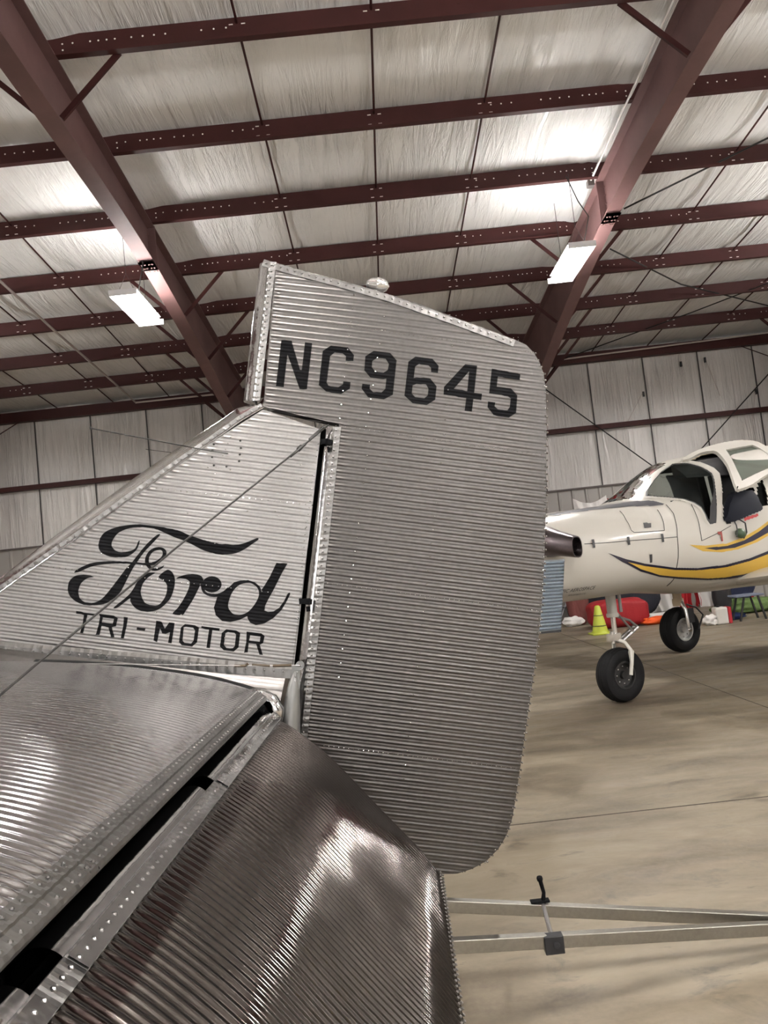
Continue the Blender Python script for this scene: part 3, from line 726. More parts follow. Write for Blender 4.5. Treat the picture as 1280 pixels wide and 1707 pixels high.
b=MB(); b.grid(lambda i,j:T(EC[0]+.054*math.cos(2.9+2.4*i),lerp(.17,SPAN-.01,j),EC[1]+.054*math.sin(2.9+2.4*i)),14,2); b.build('hinge_cove',M_dark,stab)  # dark plate closing the hinge gap so it reads as shade
b=MB(); q=[T(-.16,.160,.118),T(-.085,.155,.10)]
b.tube([T(-.20,.15,.115),T(-.15,.15,.112),T(-.115,.15,.095),T(-.09,.15,.06),T(-.085,.15,.02)],[.016,.024,.030,.032,.028],12); b.build('root_fairing',M_nose,stab,smooth=True)
# --- elevator
TEp=(.583,-.417)
ex,ey=TEp[0]-U0[0],TEp[1]-U0[1]; EL=math.hypot(ex,ey); ex/=EL; ey/=EL; enx,eny=-ey,ex
def eup(x,s,up=True):
    if up: off=sinterp([(0,0),(.06,.011),(.15,.0235),(.33,.034),(.5,.028),(.65,.0215),(.78,.0185),(.86,.016),(.93,.0082),(1,0)],x/EL)
    else: off=-interp([(0,.07),(.1,.07),(1,.006)],x/EL)
    return U0[0]+ex*x+enx*off,U0[1]+ey*x+eny*off
SE0=.185
def s_in(x): return SE0+.0+.055*(x/EL)**2   # slight rounding of the inboard edge
b=MB(); X0=.036
NE=int((SPAN+.1-SE0)/PITCHC*8)
def ef(i,j):
    x=X0+(EL-X0)*i**1.35; s=lerp(s_in(x),SPAN+.1,0)+ (SPAN+.1-s_in(x))*j
    fd=fade(x-X0,.02)*fade(EL-x,.01); a,t=eup(x,s)
    cc=scor(SE0+(SPAN+.1-SE0)*j,.0021)*fd; dn=.0016*mnoise.noise(V((x*3,s*2.2,4)))+.0008*mnoise.noise(V((x*10,s*7,4)))
    ed=-.02*math.exp(-((s-s_in(x))/.012)**2)
    return T(a+enx*(cc+dn+ed),s,t+eny*(cc+dn+ed))
b.grid(ef,52,NE)
def eb(i,j):
    x=lerp(0,EL,i); s=lerp(s_in(x),SPAN+.1,j); a,t=eup(x,s,False); return T(a,s,t)
b.grid(eb,10,10,flip=True)
def es(i,j):
    x=lerp(X0,EL,i); s=s_in(x); a,t=eup(x,s); a2,t2=eup(x,s,False); return T(lerp(a-enx*.02,a2,j),s+.004*math.sin(PI*j)*-1,lerp(t-eny*.02,t2,j))
b.grid(es,30,3)
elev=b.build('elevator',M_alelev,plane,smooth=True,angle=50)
b=MB(); prof=[(.0,-.002),(.001,.006),(.034,.006),(.038,.0055),(.039,-.004)]
def es2(i,j):
    x,dz=prof[int(round(i*4))]; s=lerp(SE0-.005,SPAN+.1,j); a,t=eup(max(x,0),s); o=dz+.0012*math.sin(2*PI*s/PITCHC)*(1 if 0<i<1 else 0); return T(a+enx*o,s,t+eny*o)
b.grid(es2,4,NE//2)
s=SE0+.01
EN=TA*enx+TN*eny
while s<SPAN:
    a,t=eup(.018,s); b.dome(T(a+enx*.0065,s,t+eny*.0065),EN,.0052,.0045,8); s+=PITCHC
b.build('rivet_strip',M_strip,elev)
for (s0,s1) in ((.20,1.09),(1.18,1.973),(2.07,2.9)):
    b=MB(); a0=math.atan2(eny,enx)
    def nf(i,j):
        g=a0-.12+PI*i*1.06; s=lerp(s0,s1,j); r=ER+.003+.0008*mnoise.noise(V((i*4,s*6,s0)))
        return T(EC[0]+math.cos(g)*r,s,EC[1]+math.sin(g)*r)
    b.grid(nf,18,40)
    b.grid(lambda i,j:T(EC[0]+math.cos(a0-.12+PI*i*1.06)*(ER-.001),lerp(s0,s1,j),EC[1]+math.sin(a0-.12+PI*i*1.06)*(ER-.001)),18,2,flip=True)
    def lap(i,j):
        x=lerp(.004,.037,i); s=lerp(s0,s1,j); a,t=eup(max(x,0),s); o=.0085 if x>0 else .0065
        if x<0: a+=ex*x; t+=ey*x
        return T(a+enx*o,s,t+eny*o)
    b.grid(lap,3,30)
    b.build('leading_edge_cap',M_nose,elev,smooth=True,angle=40)
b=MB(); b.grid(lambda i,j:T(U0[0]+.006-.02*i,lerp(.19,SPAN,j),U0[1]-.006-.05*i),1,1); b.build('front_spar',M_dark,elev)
b=MB(); s=.24
while s<SPAN:
    a,t=TEp; b.dome(T(a-.008,s,t+.010),EN,.0042,.0036,6); b.lathe([(.0001,-.004),(.0045,-.002),(.0045,.002),(.0001,.004)],T(a+.002,s,t),EN,6); s+=.0268
b.build('trailing_edge_rivets',M_strip,elev)['kind']='stuff'
# horn / rudder post fairing
hb=V((0,0,0)); b=MB()
p0=T(*([0]*3))
def at(u,v,s): a,t=tinv(u,v,s); return T(a,s,t)
b.tube([at(478,1280,.10),at(482,1215,.10),at(489,1150,.11),at(493,1118,.11)],[.056,.042,.025,.011],20)
b.box(at(493,1128,.115),(.03,.012,.085),Matrix.Rotation(.12,3,'Y'))
for u,v in ((496,1121),(493,1128),(492,1136)): b.dome(at(u,v,.125),TS,.005,.004,8)
b.lathe([(.006,-.012),(.016,-.012),(.016,.012),(.006,.012)],at(500,1109,.115),TS,14)
b.build('control_horn',mat('horn_metal',(.25,.25,.245),.4,.85),plane,smooth=True,angle=40)
# wires
def wire(name,pts,r,parent=plane,M=M_wire):
    b=MB(); b.tube(pts,r,6); return b.build(name,M,parent)
w1=wire('bracing_wire',[at(548,708,.09),at(505,743,.12),at(300,908,.5),at(60,1108,1.05),at(-60,1210,1.3)],.0038)
b=MB(); b.tube([at(540,712,.095),at(520,729,.105),at(516,733,.11)],.006,8); b.tube([at(509,740,.115),at(484,761,.16)],.0055,8); b.tube([at(503,744,.12),at(497,750,.13)],.009,8); b.build('turnbuckle',M_wire,w1)
w2=wire('control_cable',[at(500,1109,.13),at(430,1110,.135),at(110,1106,.16),at(-40,1107,.2)],.0018,M=M_steelg)
b=MB(); b.tube([at(486,1109,.13),at(455,1110,.133)],.0055,8); b.tube([at(450,1110,.133),at(420,1108,.134)],.004,8); b.tube([at(414,1106,.134),at(409,1110,.134),at(391,1110,.134)],.0055,8); b.build('turnbuckle',mat('bronze',(.09,.07,.05),.4,.9),w2)
wire('whip_antenna',[at(380,756,.055),at(352,752,.08),at(152,714,.3)],.0022)
wire('whip_antenna',[at(330,760,-.06),at(243,749,-.25)],.0016)
b=MB(); b.lathe([(.0001,-.006),(.005,-.004),(.005,.004),(.0001,.006)],at(152,714,.3),TS,8); b.build('antenna_tip',M_wire,plane)
# hinge brackets in the rudder gap
for u,v in ((547,737),(512,1003)):
    b=MB(); c=at(u,v,.055); b.lathe([(.0001,-.012),(.014,-.010),(.014,.010),(.0001,.012)],c,TN,10); b.box(c+TA*-.016,(.03,.02,.02)); b.box(c+TN*-.028+TA*.004,(.008,.01,.02)); b.build('rudder_hinge',M_paint,plane)
# starboard tailplane mirrored (seen only behind the fin)
b=MB(); b.grid(lambda i,j:T(lerp(-1.9,-.12,i),-lerp(.165,2.9,j),stt(lerp(-1.9,-.12,i))),16,8,flip=True); b.grid(lambda i,j:T(lerp(-1.9,-.12,i),-lerp(.165,2.9,j),-.03),4,4)
b.build('stabilizer',M_alstab,plane)
b=MB(); b.grid(lambda i,j:T(eup(EL*i,0)[0],-lerp(.24,2.95,j),eup(EL*i,0)[1]),10,6,flip=True); b.grid(lambda i,j:T(eup(EL*i,0,False)[0],-lerp(.24,2.95,j),eup(EL*i,0,False)[1]),10,6)
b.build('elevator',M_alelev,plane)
# ------------------------------------------------------------------ tow bar
tb=thing('tow_bar','pale aluminium tow bar frame on the concrete behind the tail wheel','tow bar',(1.2,2.9,0))
def fz(u,v,z): return onplane(u,v,V((0,0,z)),V((0,0,1)))
A0,A1=fz(730,1508,.34),fz(1290,1533,.12); A0-=(A1-A0)*.40; A1+=(A1-A0)*.2
B0,B1=fz(760,1576,.34),fz(1290,1547,.12); B0-=(B1-B0)*.40; B1+=(B1-B0)*.2
ZB=.265
for P,Q in ((A0,A1),(B0,B1)):
    b=MB(); b.bar(P,Q,.034,.044); b.build('side_rail',M_bar,tb,bevel=.003)
b=MB(); b.box((A1+B1)/2+V((.05,0,0)),(.2,.16,.05)); b.build('hitch_plate',M_bar,tb,bevel=.003)
b=MB(); wc=(A1+B1)/2+V((0,0,-.1)); b.lathe([(.01,-.015),(.05,-.015),(.05,.015),(.01,.015)],V((wc.x,wc.y,.05)),(0,1,0),20); b.build('caster_wheel',M_paint,tb)
def proju(X): d=X-CAMP; return 640+FPX*d.dot(CR)/d.dot(CF)
def onbar(P,Q,u): return min((lerp(P,Q,i/400) for i in range(401)),key=lambda X:abs(proju(X)-u))
c1_,c2_=onbar(A0,A1,905),onbar(B0,B1,918)
b=MB(); b.tube([c1_+V((0,0,.02)),c2_+V((0,0,.02))],.008,8); b.build('cross_rod',M_steelg,tb)
b=MB(); b.box(c2_+V((.004,-.014,-.004)),(.066,.036,.060)); b.tube([c2_+V((.01,-.03,-.004)),c2_+V((.01,-.036,-.004))],.012,12); b.build('clamp_block',mat('dark_block',(.02,.02,.022),.4,.4),tb,bevel=.004)
b=MB(); b.tube([c1_+V((0,0,.02)),c1_+V((.008,.0,.06)),c1_+V((.0,0,.105))],[.010,.007,.008],8); b.lathe([(.0001,-.012),(.01,-.008),(.012,0),(.01,.008),(.0001,.012)],c1_+V((-.001,0,.112)),(0,0,1),10); b.box(c1_+V((-.01,0,.032)),(.07,.03,.006)); b.build('lock_lever',M_paint,tb,smooth=False)
# ------------------------------------------------------------------ white airplane
PHI=math.radians(26.6); WN=V((2.3,7.97,0)); WA=V((math.cos(PHI),math.sin(PHI),0)); WP=V((math.sin(PHI),-math.cos(PHI),0)); UPZ=V((0,0,1))
def Wp(s,w,z): return WN+WA*s+WP*w+UPZ*z
M_white=mat('white_aircraft_paint',(.48,.46,.415),.28,0,.5,coat=.3)
M_navy=mat('navy_paint',(.007,.006,.022),.35); M_gold=mat('gold_paint',(.52,.33,.05),.38); M_blk=mat('black_trim',(.012,.012,.014),.5)
M_cream=mat('cream_seal',(.42,.34,.22),.6)
M_glass=mat('tinted_cabin_glass',(.42,.52,.48),.04,0,.6,trans=1.0); M_glass.node_tree.nodes['Principled BSDF'].inputs['IOR'].default_value=1.12
M_tyre=mat('black_tyre_rubber',(.004,.004,.0045),.7,0,.2); M_chrome=mat('chrome',(.8,.8,.8),.12,1.0)
M_gwhite=mat('white_gear_paint',(.68,.66,.60),.35)
ZT=[(-1.9,1.76),(-1.7,1.84),(-1.2,1.93),(-.65,1.975),(0,2.005),(.22,2.04),(.4,2.15),(.6,2.28),(.8,2.38),(1.0,2.44),(1.3,2.48),(1.8,2.525),(3,2.57),(4.5,2.5),(6.5,2.2),(9,1.85)]
ZB_=[(-1.9,1.34),(-1.7,1.24),(-1.2,1.13),(-.8,1.095),(0,1.085),(.3,1.07),(1,.99),(1.6,.97),(3,.95),(5,1.1),(7,1.35),(9,1.6)]
WW=[(-1.9,.22),(-1.7,.36),(-1.2,.52),(-.8,.58),(0,.63),(.3,.655),(1,.69),(2,.71),(4,.69),(6,.45),(9,.12)]
NN=[(-1.9,2.2),(-.8,2.6),(.1,2.7),(.4,1.9),(.7,1.75),(1.0,1.85),(1.5,2.1),(3,2.2),(9,2)]
def wsec(s,z):
    zt,zb,W=sinterp(ZT,s),sinterp(ZB_,s),sinterp(WW,s); zs=lerp(zb,min(zt,2.03),.5)
    if z>=zs: q=min(1,(z-zs)/(zt-zs)); n=interp(NN,s)
    else: q=min(1,(zs-z)/(zs-zb)); n=2.7
    return W*max(0,1-q**n)**(1/n)
def winv(u,v,lift=0,fixed=None):
    d=ray(u,v); w=.6
    for _ in range(7):
        X=CAMP+d*((WN+WP*w-CAMP).dot(WP)/d.dot(WP))-WN; s=X.dot(WA); z=X.z
        if fixed is not None: w=fixed; continue
        w=.5*w+.5*(wsec(s,max(sinterp(ZB_,s)+.01,min(z,sinterp(ZT,s)-.02)))+lift)
    return s,z
def wsurf(off): 
    def f(s,z):
        e=.01; zt,zb=sinterp(ZT,s),sinterp(ZB_,s); z=max(zb+.004,min(z,zt-.004)); w=wsec(s,z)
        dz=(wsec(s,min(z+e,zt))-wsec(s,max(z-e,zb)))/(2*e); n=(WP-UPZ*dz).normalized()
        return Wp(s,w,z)+n*off
    return f
k6=lambda P:crop(P,880,700,3.2); k8=lambda P:crop(P,1080,720,6.4)
def dpoly(P): return [winv(u,v) for u,v in P]
WIN={'quarter':dpoly(k8([(-20,640),(60,520),(150,420),(260,345),(420,338),(560,375),(680,440),(705,520),(718,640),(722,975),(655,988),(622,940),(600,880),(560,810),(480,760),(380,725),(200,705),(-30,692)])),
'screen':dpoly(k6([(500,438),(560,362),(640,298),(722,252),(690,285),(625,365),(585,425)])),
'door':dpoly(k8([(460,306),(560,250),(700,222),(770,262),(840,350),(905,480),(1000,560),(1130,590),(1150,700),(1175,820),(860,965),(800,960),(788,700),(778,560),(752,440),(690,385),(560,325)])),
'aft':dpoly(k8([(1170,560),(1215,500),(1262,640),(1275,770),(1185,810),(1160,700)]))}
def inpoly(x,y,P):
    c=False
    for i in range(len(P)):
        p,q=P[i],P[i-1]
        if (p[1]>y)!=(q[1]>y) and x<(q[0]-p[0])*(y-p[1])/(q[1]-p[1])+p[0]: c=not c
    return c
qo=dpoly(k8([(-40,600),(20,530),(110,430),(235,325),(420,308),(570,332),(700,388),(760,445),(780,560),(784,800),(775,968),(735,992),(640,1002),(600,950),(580,890),(540,825),(470,775),(370,742),(200,722),(-40,712)]))
SPL=sorted([(z,s) for s,z in (qo[19],qo[0],qo[1],qo[2],qo[3])])
def inscreen(s,z): return .20<s<1.2 and z>2.045 and s<interp(SPL,z)-.03
wpl=thing('airplane','white single engine airplane with navy and gold stripes at right','airplane',(WN.x,WN.y,0))
b=MB(); NSS,NZ=300,56
SS=[-1.9+10.9*i/NSS if False else 0 for i in range(NSS+1)]
SS=[lerp(-1.9,3.1,i/230) for i in range(231)]+[lerp(3.1,9,i/40) for i in range(1,41)]
def zq(s,j):
    zt,zb=sinterp(ZT,s),sinterp(ZB_,s); return zb+(zt-zb)*(.5-.5*math.cos(PI*j/NZ))
scr=[]
for side in(1,-1):
    vs=[Wp(s,side*wsec(s,zq(s,j)),zq(s,j)) for s in SS for j in range(NZ+1)]; fs=[]
    for i in range(len(SS)-1):
        for j in range(NZ):
            s=(SS[i]+SS[i+1])/2; z=(zq(SS[i],j)+zq(SS[i+1],j+1))/2
            if 0<s<3.2 and z>1.6 and any(inpoly(s,z,P) for k_,P in WIN.items() if (side>0 or k_ in('quarter','aft')) and k_!='screen'): continue
            if inscreen(s,z): scr.append([Wp(ss,side*wsec(ss,zz),zz) for ss,zz in((SS[i],zq(SS[i],j)),(SS[i],zq(SS[i],j+1)),(SS[i+1],zq(SS[i+1],j+1)),(SS[i+1],zq(SS[i+1],j)))]); continue
            if side<0 and 1.2<s<2.6 and 1.75<z<2.3: continue
            q=(i*(NZ+1)+j,i*(NZ+1)+j+1,(i+1)*(NZ+1)+j+1,(i+1)*(NZ+1)+j); fs.append(q if side>0 else q[::-1])
    b.add(vs,fs)
hull=b.build('fuselage',M_white,wpl,smooth=True,angle=60)
def patch(name,polys,M,par,off=.004,lab=None,dt=.01,dx=.04):
    b=MB(); drape(b,polys,wsurf(off),dt,dx); o=b.build(name,M,par,smooth=True)
    if lab:o['label']=lab
    return o
patch('side_window',[WIN['quarter']],M_glass,hull,.001); b=MB(); [b.add(q,[(0,1,2,3)]) for q in scr]; b.build('windscreen',M_glass,hull,smooth=True); patch('side_window',[WIN['aft']],M_glass,hull,.001)
# white frames and dark seals around the quarter window
qi=dpoly(k8([(-6,640),(60,528),(150,430),(262,355),(420,350),(550,385),(670,450),(690,520),(700,640),(660,800),(655,940),(640,930),(612,870),(570,800),(490,748),(380,713),(200,694),(-6,684)]))
patch('window_seal',[WIN['quarter'],qi],M_blk,hull,.004,dt=.006)
patch('window_frame',[qo,WIN['quarter']],M_white,hull,.008,dt=.006)
dp=WIN['door']; patch('door_seal',[dpoly(k8([(440,300),(560,232),(700,203),(785,245),(860,338),(920,470),(900,480),(835,355),(765,270),(700,232),(565,262),(478,306)]))],M_cream,hull,.008,dt=.006)
# interior
b=MB()
for s0,w0 in ((1.05,.28),(1.05,-.28),(2.0,.28),(2.0,-.28)):
    b.box(Wp(s0+.25,w0,1.55),(.45,.42,.14),Matrix.Rotation(PHI,3,'Z')); b.box(Wp(s0+.5,w0,1.87),(.12,.42,.62),Matrix.Rotation(PHI,3,'Z')); b.box(Wp(s0+.5,w0,2.24),(.1,.24,.16),Matrix.Rotation(PHI,3,'Z'))
b.build('seats',mat('dark_seat_fabric',(.02,.02,.022),.8),wpl,bevel=.02)
b=MB(); b.box(Wp(.62,0,1.86),(.25,1.0,.22),Matrix.Rotation(PHI,3,'Z')); b.box(Wp(1.6,0,1.42),(2.4,1.15,.03),Matrix.Rotation(PHI,3,'Z')); b.box(Wp(2.9,0,1.95),(.03,1.1,.9),Matrix.Rotation(PHI,3,'Z')); 
b.grid(lambda i,j:Wp(lerp(.9,2.9,i),wsec(lerp(.9,2.9,i),lerp(2.2,sinterp(ZT,lerp(.9,2.9,i))-.03,abs(2*j-1)*-1+1))*.93*(1 if j>.5 else -1),lerp(2.2,sinterp(ZT,lerp(.9,2.9,i))-.03,1-abs(2*j-1))),10,10)
b.build('cabin_lining',mat('dark_lining',(.015,.015,.017),.8),wpl)
# raised gull door
def atw(u,v,w): s,z=winv(u,v,fixed=w); return Wp(s,w,z)
def k8p(x,y): return (1080+x/6.4,720+y/6.4)
dO=[(700,190),(790,130),(1000,72),(1130,82),(1240,140),(1420,260)]   # hinge line (px crop)
dI=[(958,578),(1010,578),(1120,540),(1280,432),(1420,350),(1560,280)]
def dsurf(i,j):   # i along, j hinge->free edge
    x=i*5; k=min(4,int(x)); f=x-k
    p=(lerp(dO[k][0],dO[k+1][0],f),lerp(dO[k][1],dO[k+1][1],f)); q=(lerp(dI[k][0],dI[k+1][0],f),lerp(dI[k][1],dI[k+1][1],f))
    u,v=k8p(lerp(p[0],q[0],j),lerp(p[1],q[1],j)); wv=lerp(.18,.80,j)+.10*math.sin(PI*j)
    return atw(u,v,wv)
def dfr(x,y): return k8p(x,y)
gl=[(832,185),(960,158),(1120,130),(1200,170),(1290,240),(1400,330),(1280,385),(1150,440),(1010,505),(950,400),(880,260)]
def dplane_pt(u,v):   # intersect ray with the door's mean plane
    P0=dsurf(.1,.05); P1=dsurf(.75,.05); P2=dsurf(.2,.95); n=(P1-P0).cross(P2-P0).normalized(); return onplane(u,v,P0,n),n
outl=[(360,292),(470,215),(600,158),(760,108),(900,80),(1000,70),(1130,80),(1240,130),(1420,290),(1500,380),(1280,440),(1130,535),(1010,578),(958,578),(905,470),(850,345),(770,240),(700,192),(560,218),(440,285)]
pt0,dn=dplane_pt(*k8p(900,300)); 
if dn.dot(CAMP-pt0)<0: dn=-dn
ux=WA-dn*WA.dot(dn); ux.normalize(); uy=dn.cross(ux)
def todom(P): 
    o=[]
    for x,y in P:
        X=dplane_pt(*k8p(x,y))[0]-pt0; o.append((X.dot(ux),X.dot(uy)))
    return o
def bulge(x,y): return -.22*(x-.0)**2*0 -.10*y*y
b=MB()
for side,off in((0,0.0),(1,-.035)): drape(b,[todom(smooth_poly(outl,2)),todom(gl)],lambda x,y:pt0+ux*x+uy*y+dn*(bulge(x,y)+off),.012,.05)
for P in(todom(smooth_poly(outl,2)),todom(gl)):
    for i in range(len(P)):
        p,q=P[i-1],P[i]; c=[pt0+ux*a_[0]+uy*a_[1]+dn*(bulge(*a_)+o_) for a_ in(p,q) for o_ in(0,-.035)]; b.add(c,[(0,1,3,2)])
gd=b.build('gull_door',M_white,wpl)
b=MB(); drape(b,[todom(gl)],lambda x,y:pt0+ux*x+uy*y+dn*(bulge(x,y)-.02),.02,.05); b.build('door_window',M_glass,gd,smooth=True)
b=MB(); b.tube([dplane_pt(*k8p(958,582))[0],atw(*k8p(930,650),.72)],.006,6); b.build('door_strut',M_blk,gd)
# stripes
S1=k6([(425,710),(520,742),(620,766),(780,788),(900,790),(1050,773),(1180,738),(1280,698),(1420,630),(1560,540),(1560,650),(1420,745),(1280,803),(1200,826),(1080,846),(960,853),(800,846),(700,836),(600,808),(500,757)])
S1i=k6([(530,758),(620,779),(780,799),(900,801),(1050,786),(1180,752),(1280,714),(1420,648),(1560,560),(1560,630),(1420,728),(1280,787),(1180,816),(1050,838),(960,844),(800,836),(700,826),(600,795)])
S2=k6([(860,666),(940,671),(1060,659),(1150,624),(1220,584),(1280,538),(1380,440),(1380,540),(1280,617),(1220,652),(1120,690),(1030,706),(930,700)])
S2i=k6([(935,684),(1060,672),(1150,643),(1230,595),(1280,556),(1380,462),(1380,515),(1280,600),(1200,645),(1100,682),(1000,694)])
patch('stripe',[dpoly(S1)],M_navy,hull,.004,'dark outline of the lower stripe',dt=.004); patch('stripe',[dpoly(S1i)],M_gold,hull,.006,'gold lower stripe',dt=.004)
patch('stripe',[dpoly(S2)],M_gold,hull,.004,'gold edge of the upper stripe',dt=.004); patch('stripe',[dpoly(S2i)],M_navy,hull,.006,'navy upper stripe',dt=.004)
# anti glare panel
patch('antiglare_panel',[dpoly(k6([(100,508),(200,488),(380,460),(560,436),(660,432),(732,450),(700,458),(560,462),(380,478),(260,492),(150,512)]))],mat('dark_antiglare',(.05,.05,.06),.3),hull,.004)
# panel seams
def seam(P,wd=.006,name='panel_seam',M=M_blk):
    Q=[winv(u,v) for u,v in P]; b=MB(); sf_=wsurf(.003)
    for p,q in zip(Q,Q[1:]):
        n_=8
        pts=[sf_(lerp(p[0],q[0],i/n_),lerp(p[1],q[1],i/n_)) for i in range(n_+1)]; b.tube(pts,wd/2,4)
    return b.build(name,M,hull)
for P in ([(300,662),(420,655),(530,645),(710,632),(795,624)],[(795,624),(800,700),(790,790),(775,850),(740,885)],[(490,487),(520,530),(550,590),(566,601),(640,597),(726,590),(722,550),(690,480)],
          [(735,452),(775,500),(790,560),(795,624)],[(870,450),(905,530),(918,600),(925,645)],[(925,645),(1020,600),(1080,565)]):
    seam(k6(P))
for x,y in ((343,660),(530,645),(711,630)):
    patch('latch',[dpoly(k6([(x-9,y-20),(x+5,y-22),(x+11,y+20),(x-1,y+23)]))],M_blk,hull,.012)
patch('cowl_vent',[dpoly(k6([(612,550),(655,550),(655,574),(618,576)]))],M_blk,hull,.005)
patch('side_scoop',[dpoly(k6([(645,718),(660,718),(660,760),(648,760)]))],M_blk,hull,.006)
patch('placard',[dpoly(k6([(1150,522),(1224,500),(1226,514),(1152,540)]))],mat('red_placard',(.45,.03,.03),.5),hull,.005)
patch('door_handle',[dpoly(k6([(1005,598),(1028,596),(1035,645),(1026,648),(1022,612),(1006,610)]))],mat('red_handle',(.25,.04,.03),.5),hull,.012)
# painted text
def textpatch(txt,u0,v0,u1,v1,h,name='painted_text'):
    cu=bpy.data.curves.new('t','FONT'); cu.body=txt; cu.resolution_u=2; ob=bpy.data.objects.new('t',cu); COL.objects.link(ob)
    dg=bpy.context.evaluated_depsgraph_get(); dg.update(); me=bpy.data.meshes.new_from_object(ob.evaluated_get(dg)); 
    xs=[v.co.x for v in me.vertices]; x0,x1=min(xs),max(xs); sf_=wsurf(.005); b=MB()
    P=winv(u0,v0); Q=winv(u1,v1); vs=[]
    for v in me.vertices:
        f=(v.co.x-x0)/(x1-x0); vs.append(sf_(lerp(P[0],Q[0],f),lerp(P[1],Q[1],f)+v.co.y*h))
    b.add(vs,[tuple(p.vertices) for p in me.polygons]); bpy.data.objects.remove(ob); bpy.data.meshes.remove(me); bpy.data.curves.remove(cu)
    return b.build(name,M_blk,hull)
textpatch('PACIFIC AEROSPACE',917,990.5,990,981.5,.046); textpatch('www.aerospace.co.nz',946,993,975,989.5,.026)
# exhaust stack
b=MB(); e0=atw(905,902,.46); e1=atw(934,906,.66); e2=atw(962,911.5,.80); 
rings=[(e0,.15,.15),(lerp(e0,e1,.35),.145,.14),(e1,.118,.112),(e2,.100,.096)]; n_=20; vs=[]
ad=(e2-e1).normalized()
for c,ra,rb in rings+[(e2-ad*.0,.090,.086),(e2-ad*.12,.08,.075)]:
    for k in range(n_):
        t=2*PI*k/n_; ct,st=math.cos(t),math.sin(t); sx=math.copysign(abs(ct)**.75,ct); sy=math.copysign(abs(st)**.75,st)
        vs.append(c+WA.cross(UPZ)*-1*0+ (ad.cross(UPZ)).normalized()*sx*ra*1.05+UPZ*sy*rb)
fs=[(i*n_+k,i*n_+(k+1)%n_,(i+1)*n_+(k+1)%n_,(i+1)*n_+k) for i in range(5) for k in range(n_)]+[tuple(5*n_+k for k in range(n_))]
b.add(vs,fs); b.build('exhaust_stack',metalmat('burnt_exhaust_metal',(.13,.11,.115),.3,.05),wpl,smooth=True,angle=40)
# spinner, propeller
b=MB(); b.lathe([(.22,0),(.21,-.12),(.15,-.28),(.06,-.38),(.0001,-.40)],Wp(-1.92,0,1.55),WA,20); b.build('spinner',M_chrome,wpl,smooth=True)
for sg in(1,-1):
    b=MB(); 
    def bl(i,j):
        r=lerp(.15,1.3,i); ch=lerp(.06,.11,math.sin(PI*i))*(1 if i<.97 else .5); tw_=lerp(1.0,.3,i); x=(j-.5)*2*ch
        return Wp(-2.05+math.sin(tw_)*x,math.cos(tw_)*x,1.55+sg*r)
    b.grid(bl,12,2); o=b.build('propeller_blade',M_blk,wpl); o.modifiers.new('s','SOLIDIFY').thickness=.02
# wings
def wing(side):
    b=MB()
    def f(i,j):
        w=lerp(.45,5.6,i); ch0,ch1=lerp(1.25,1.45,i),lerp(3.35,2.9,i); z0=1.12+ (w-.6)*.075; a=2*PI*j; c=.5-.5*math.cos(a); s=lerp(ch1,ch0,1-c) if False else lerp(ch0,ch1,c)
        th=.13*lerp(1,.7,i); y=th*(math.sin(a))*(1-c*.75)**.6
        return Wp(s,side*w,z0+y-.02)
    b.grid(f,10,28,flip=side>0); b.add([f(1,k/28) for k in range(28)],[tuple(range(28))]); return b.build('wing',M_white,wpl,smooth=True,angle=50)
wing(1); wing(-1)
# gear
def tyre(ctr,R,W_,n=40,groove=4):
    pr_=[(R*.50,-W_*.38),(R*.60,-W_*.47),(R*.80,-W_*.50),(R*.92,-W_*.42)]
    for k in range(9):
        x=-W_*.36+W_*.72*k/8; pr_.append((R*(1-.06*(2*x/W_)**2*1.8)-(.006 if k%2 else 0),x))
    pr_+=[(R*.92,W_*.42),(R*.80,W_*.50),(R*.60,W_*.47),(R*.50,W_*.38)]
    b=MB(); b.lathe(pr_,ctr,WP,n); return b
def wheel(ctr,R,W_,hubM):
    t_=tyre(ctr,R,W_).build('tyre',M_tyre,wpl,smooth=True,angle=35)
    b=MB(); b.lathe([(R*.52,W_*.36),(R*.50,W_*.40),(R*.44,W_*.40),(R*.42,W_*.22),(R*.15,W_*.18),(R*.13,W_*.34),(.0001,W_*.34)],ctr,WP,28)
    b.lathe([(R*.52,-W_*.36),(.0001,-W_*.3)],ctr,WP,28)
    h=b.build('wheel_hub',hubM,wpl,smooth=True,angle=40)
    b=MB()
    for k in range(8):
        t=2*PI*k/8; b.dome(ctr+WP*(W_*.22)+(WA*math.cos(t)+UPZ*math.sin(t))*R*.32,WP,.012,.012,6)
    b.build('hub_bolts',M_chrome,h)
R1=.275; c=V((WN.x,WN.y,R1)); wheel(c,R1,.19,mat('dark_hub',(.05,.05,.05),.4,.7))
b=MB(); b.tube([Wp(.03,.12,R1)+WP*.0,Wp(.06,.125,.42),Wp(.07,.12,.52),Wp(.04,.08,.60),Wp(0,0,.635),Wp(.04,-.08,.60),Wp(.07,-.12,.52),Wp(.05,-.125,R1)],.019,10)
b.add([Wp(.07,.10,.56),Wp(.13,.10,.50),Wp(.10,.10,.36),Wp(.06,.10,.32),Wp(.05,.10,.5)],[(0,1,2,3,4)]); b.build('nose_fork',M_gwhite,wpl,smooth=True,angle=40)
b=MB(); b.tube([Wp(0,0,.62),Wp(0,0,.88)],.027,14); b.tube([Wp(-.06,.02,.60),Wp(-.06,.02,.72)],.022,10); b.box(Wp(-.02,0,.66),(.12,.08,.07),Matrix.Rotation(PHI,3,'Z')); b.build('chrome_piston',M_chrome,wpl,smooth=True,angle=40)
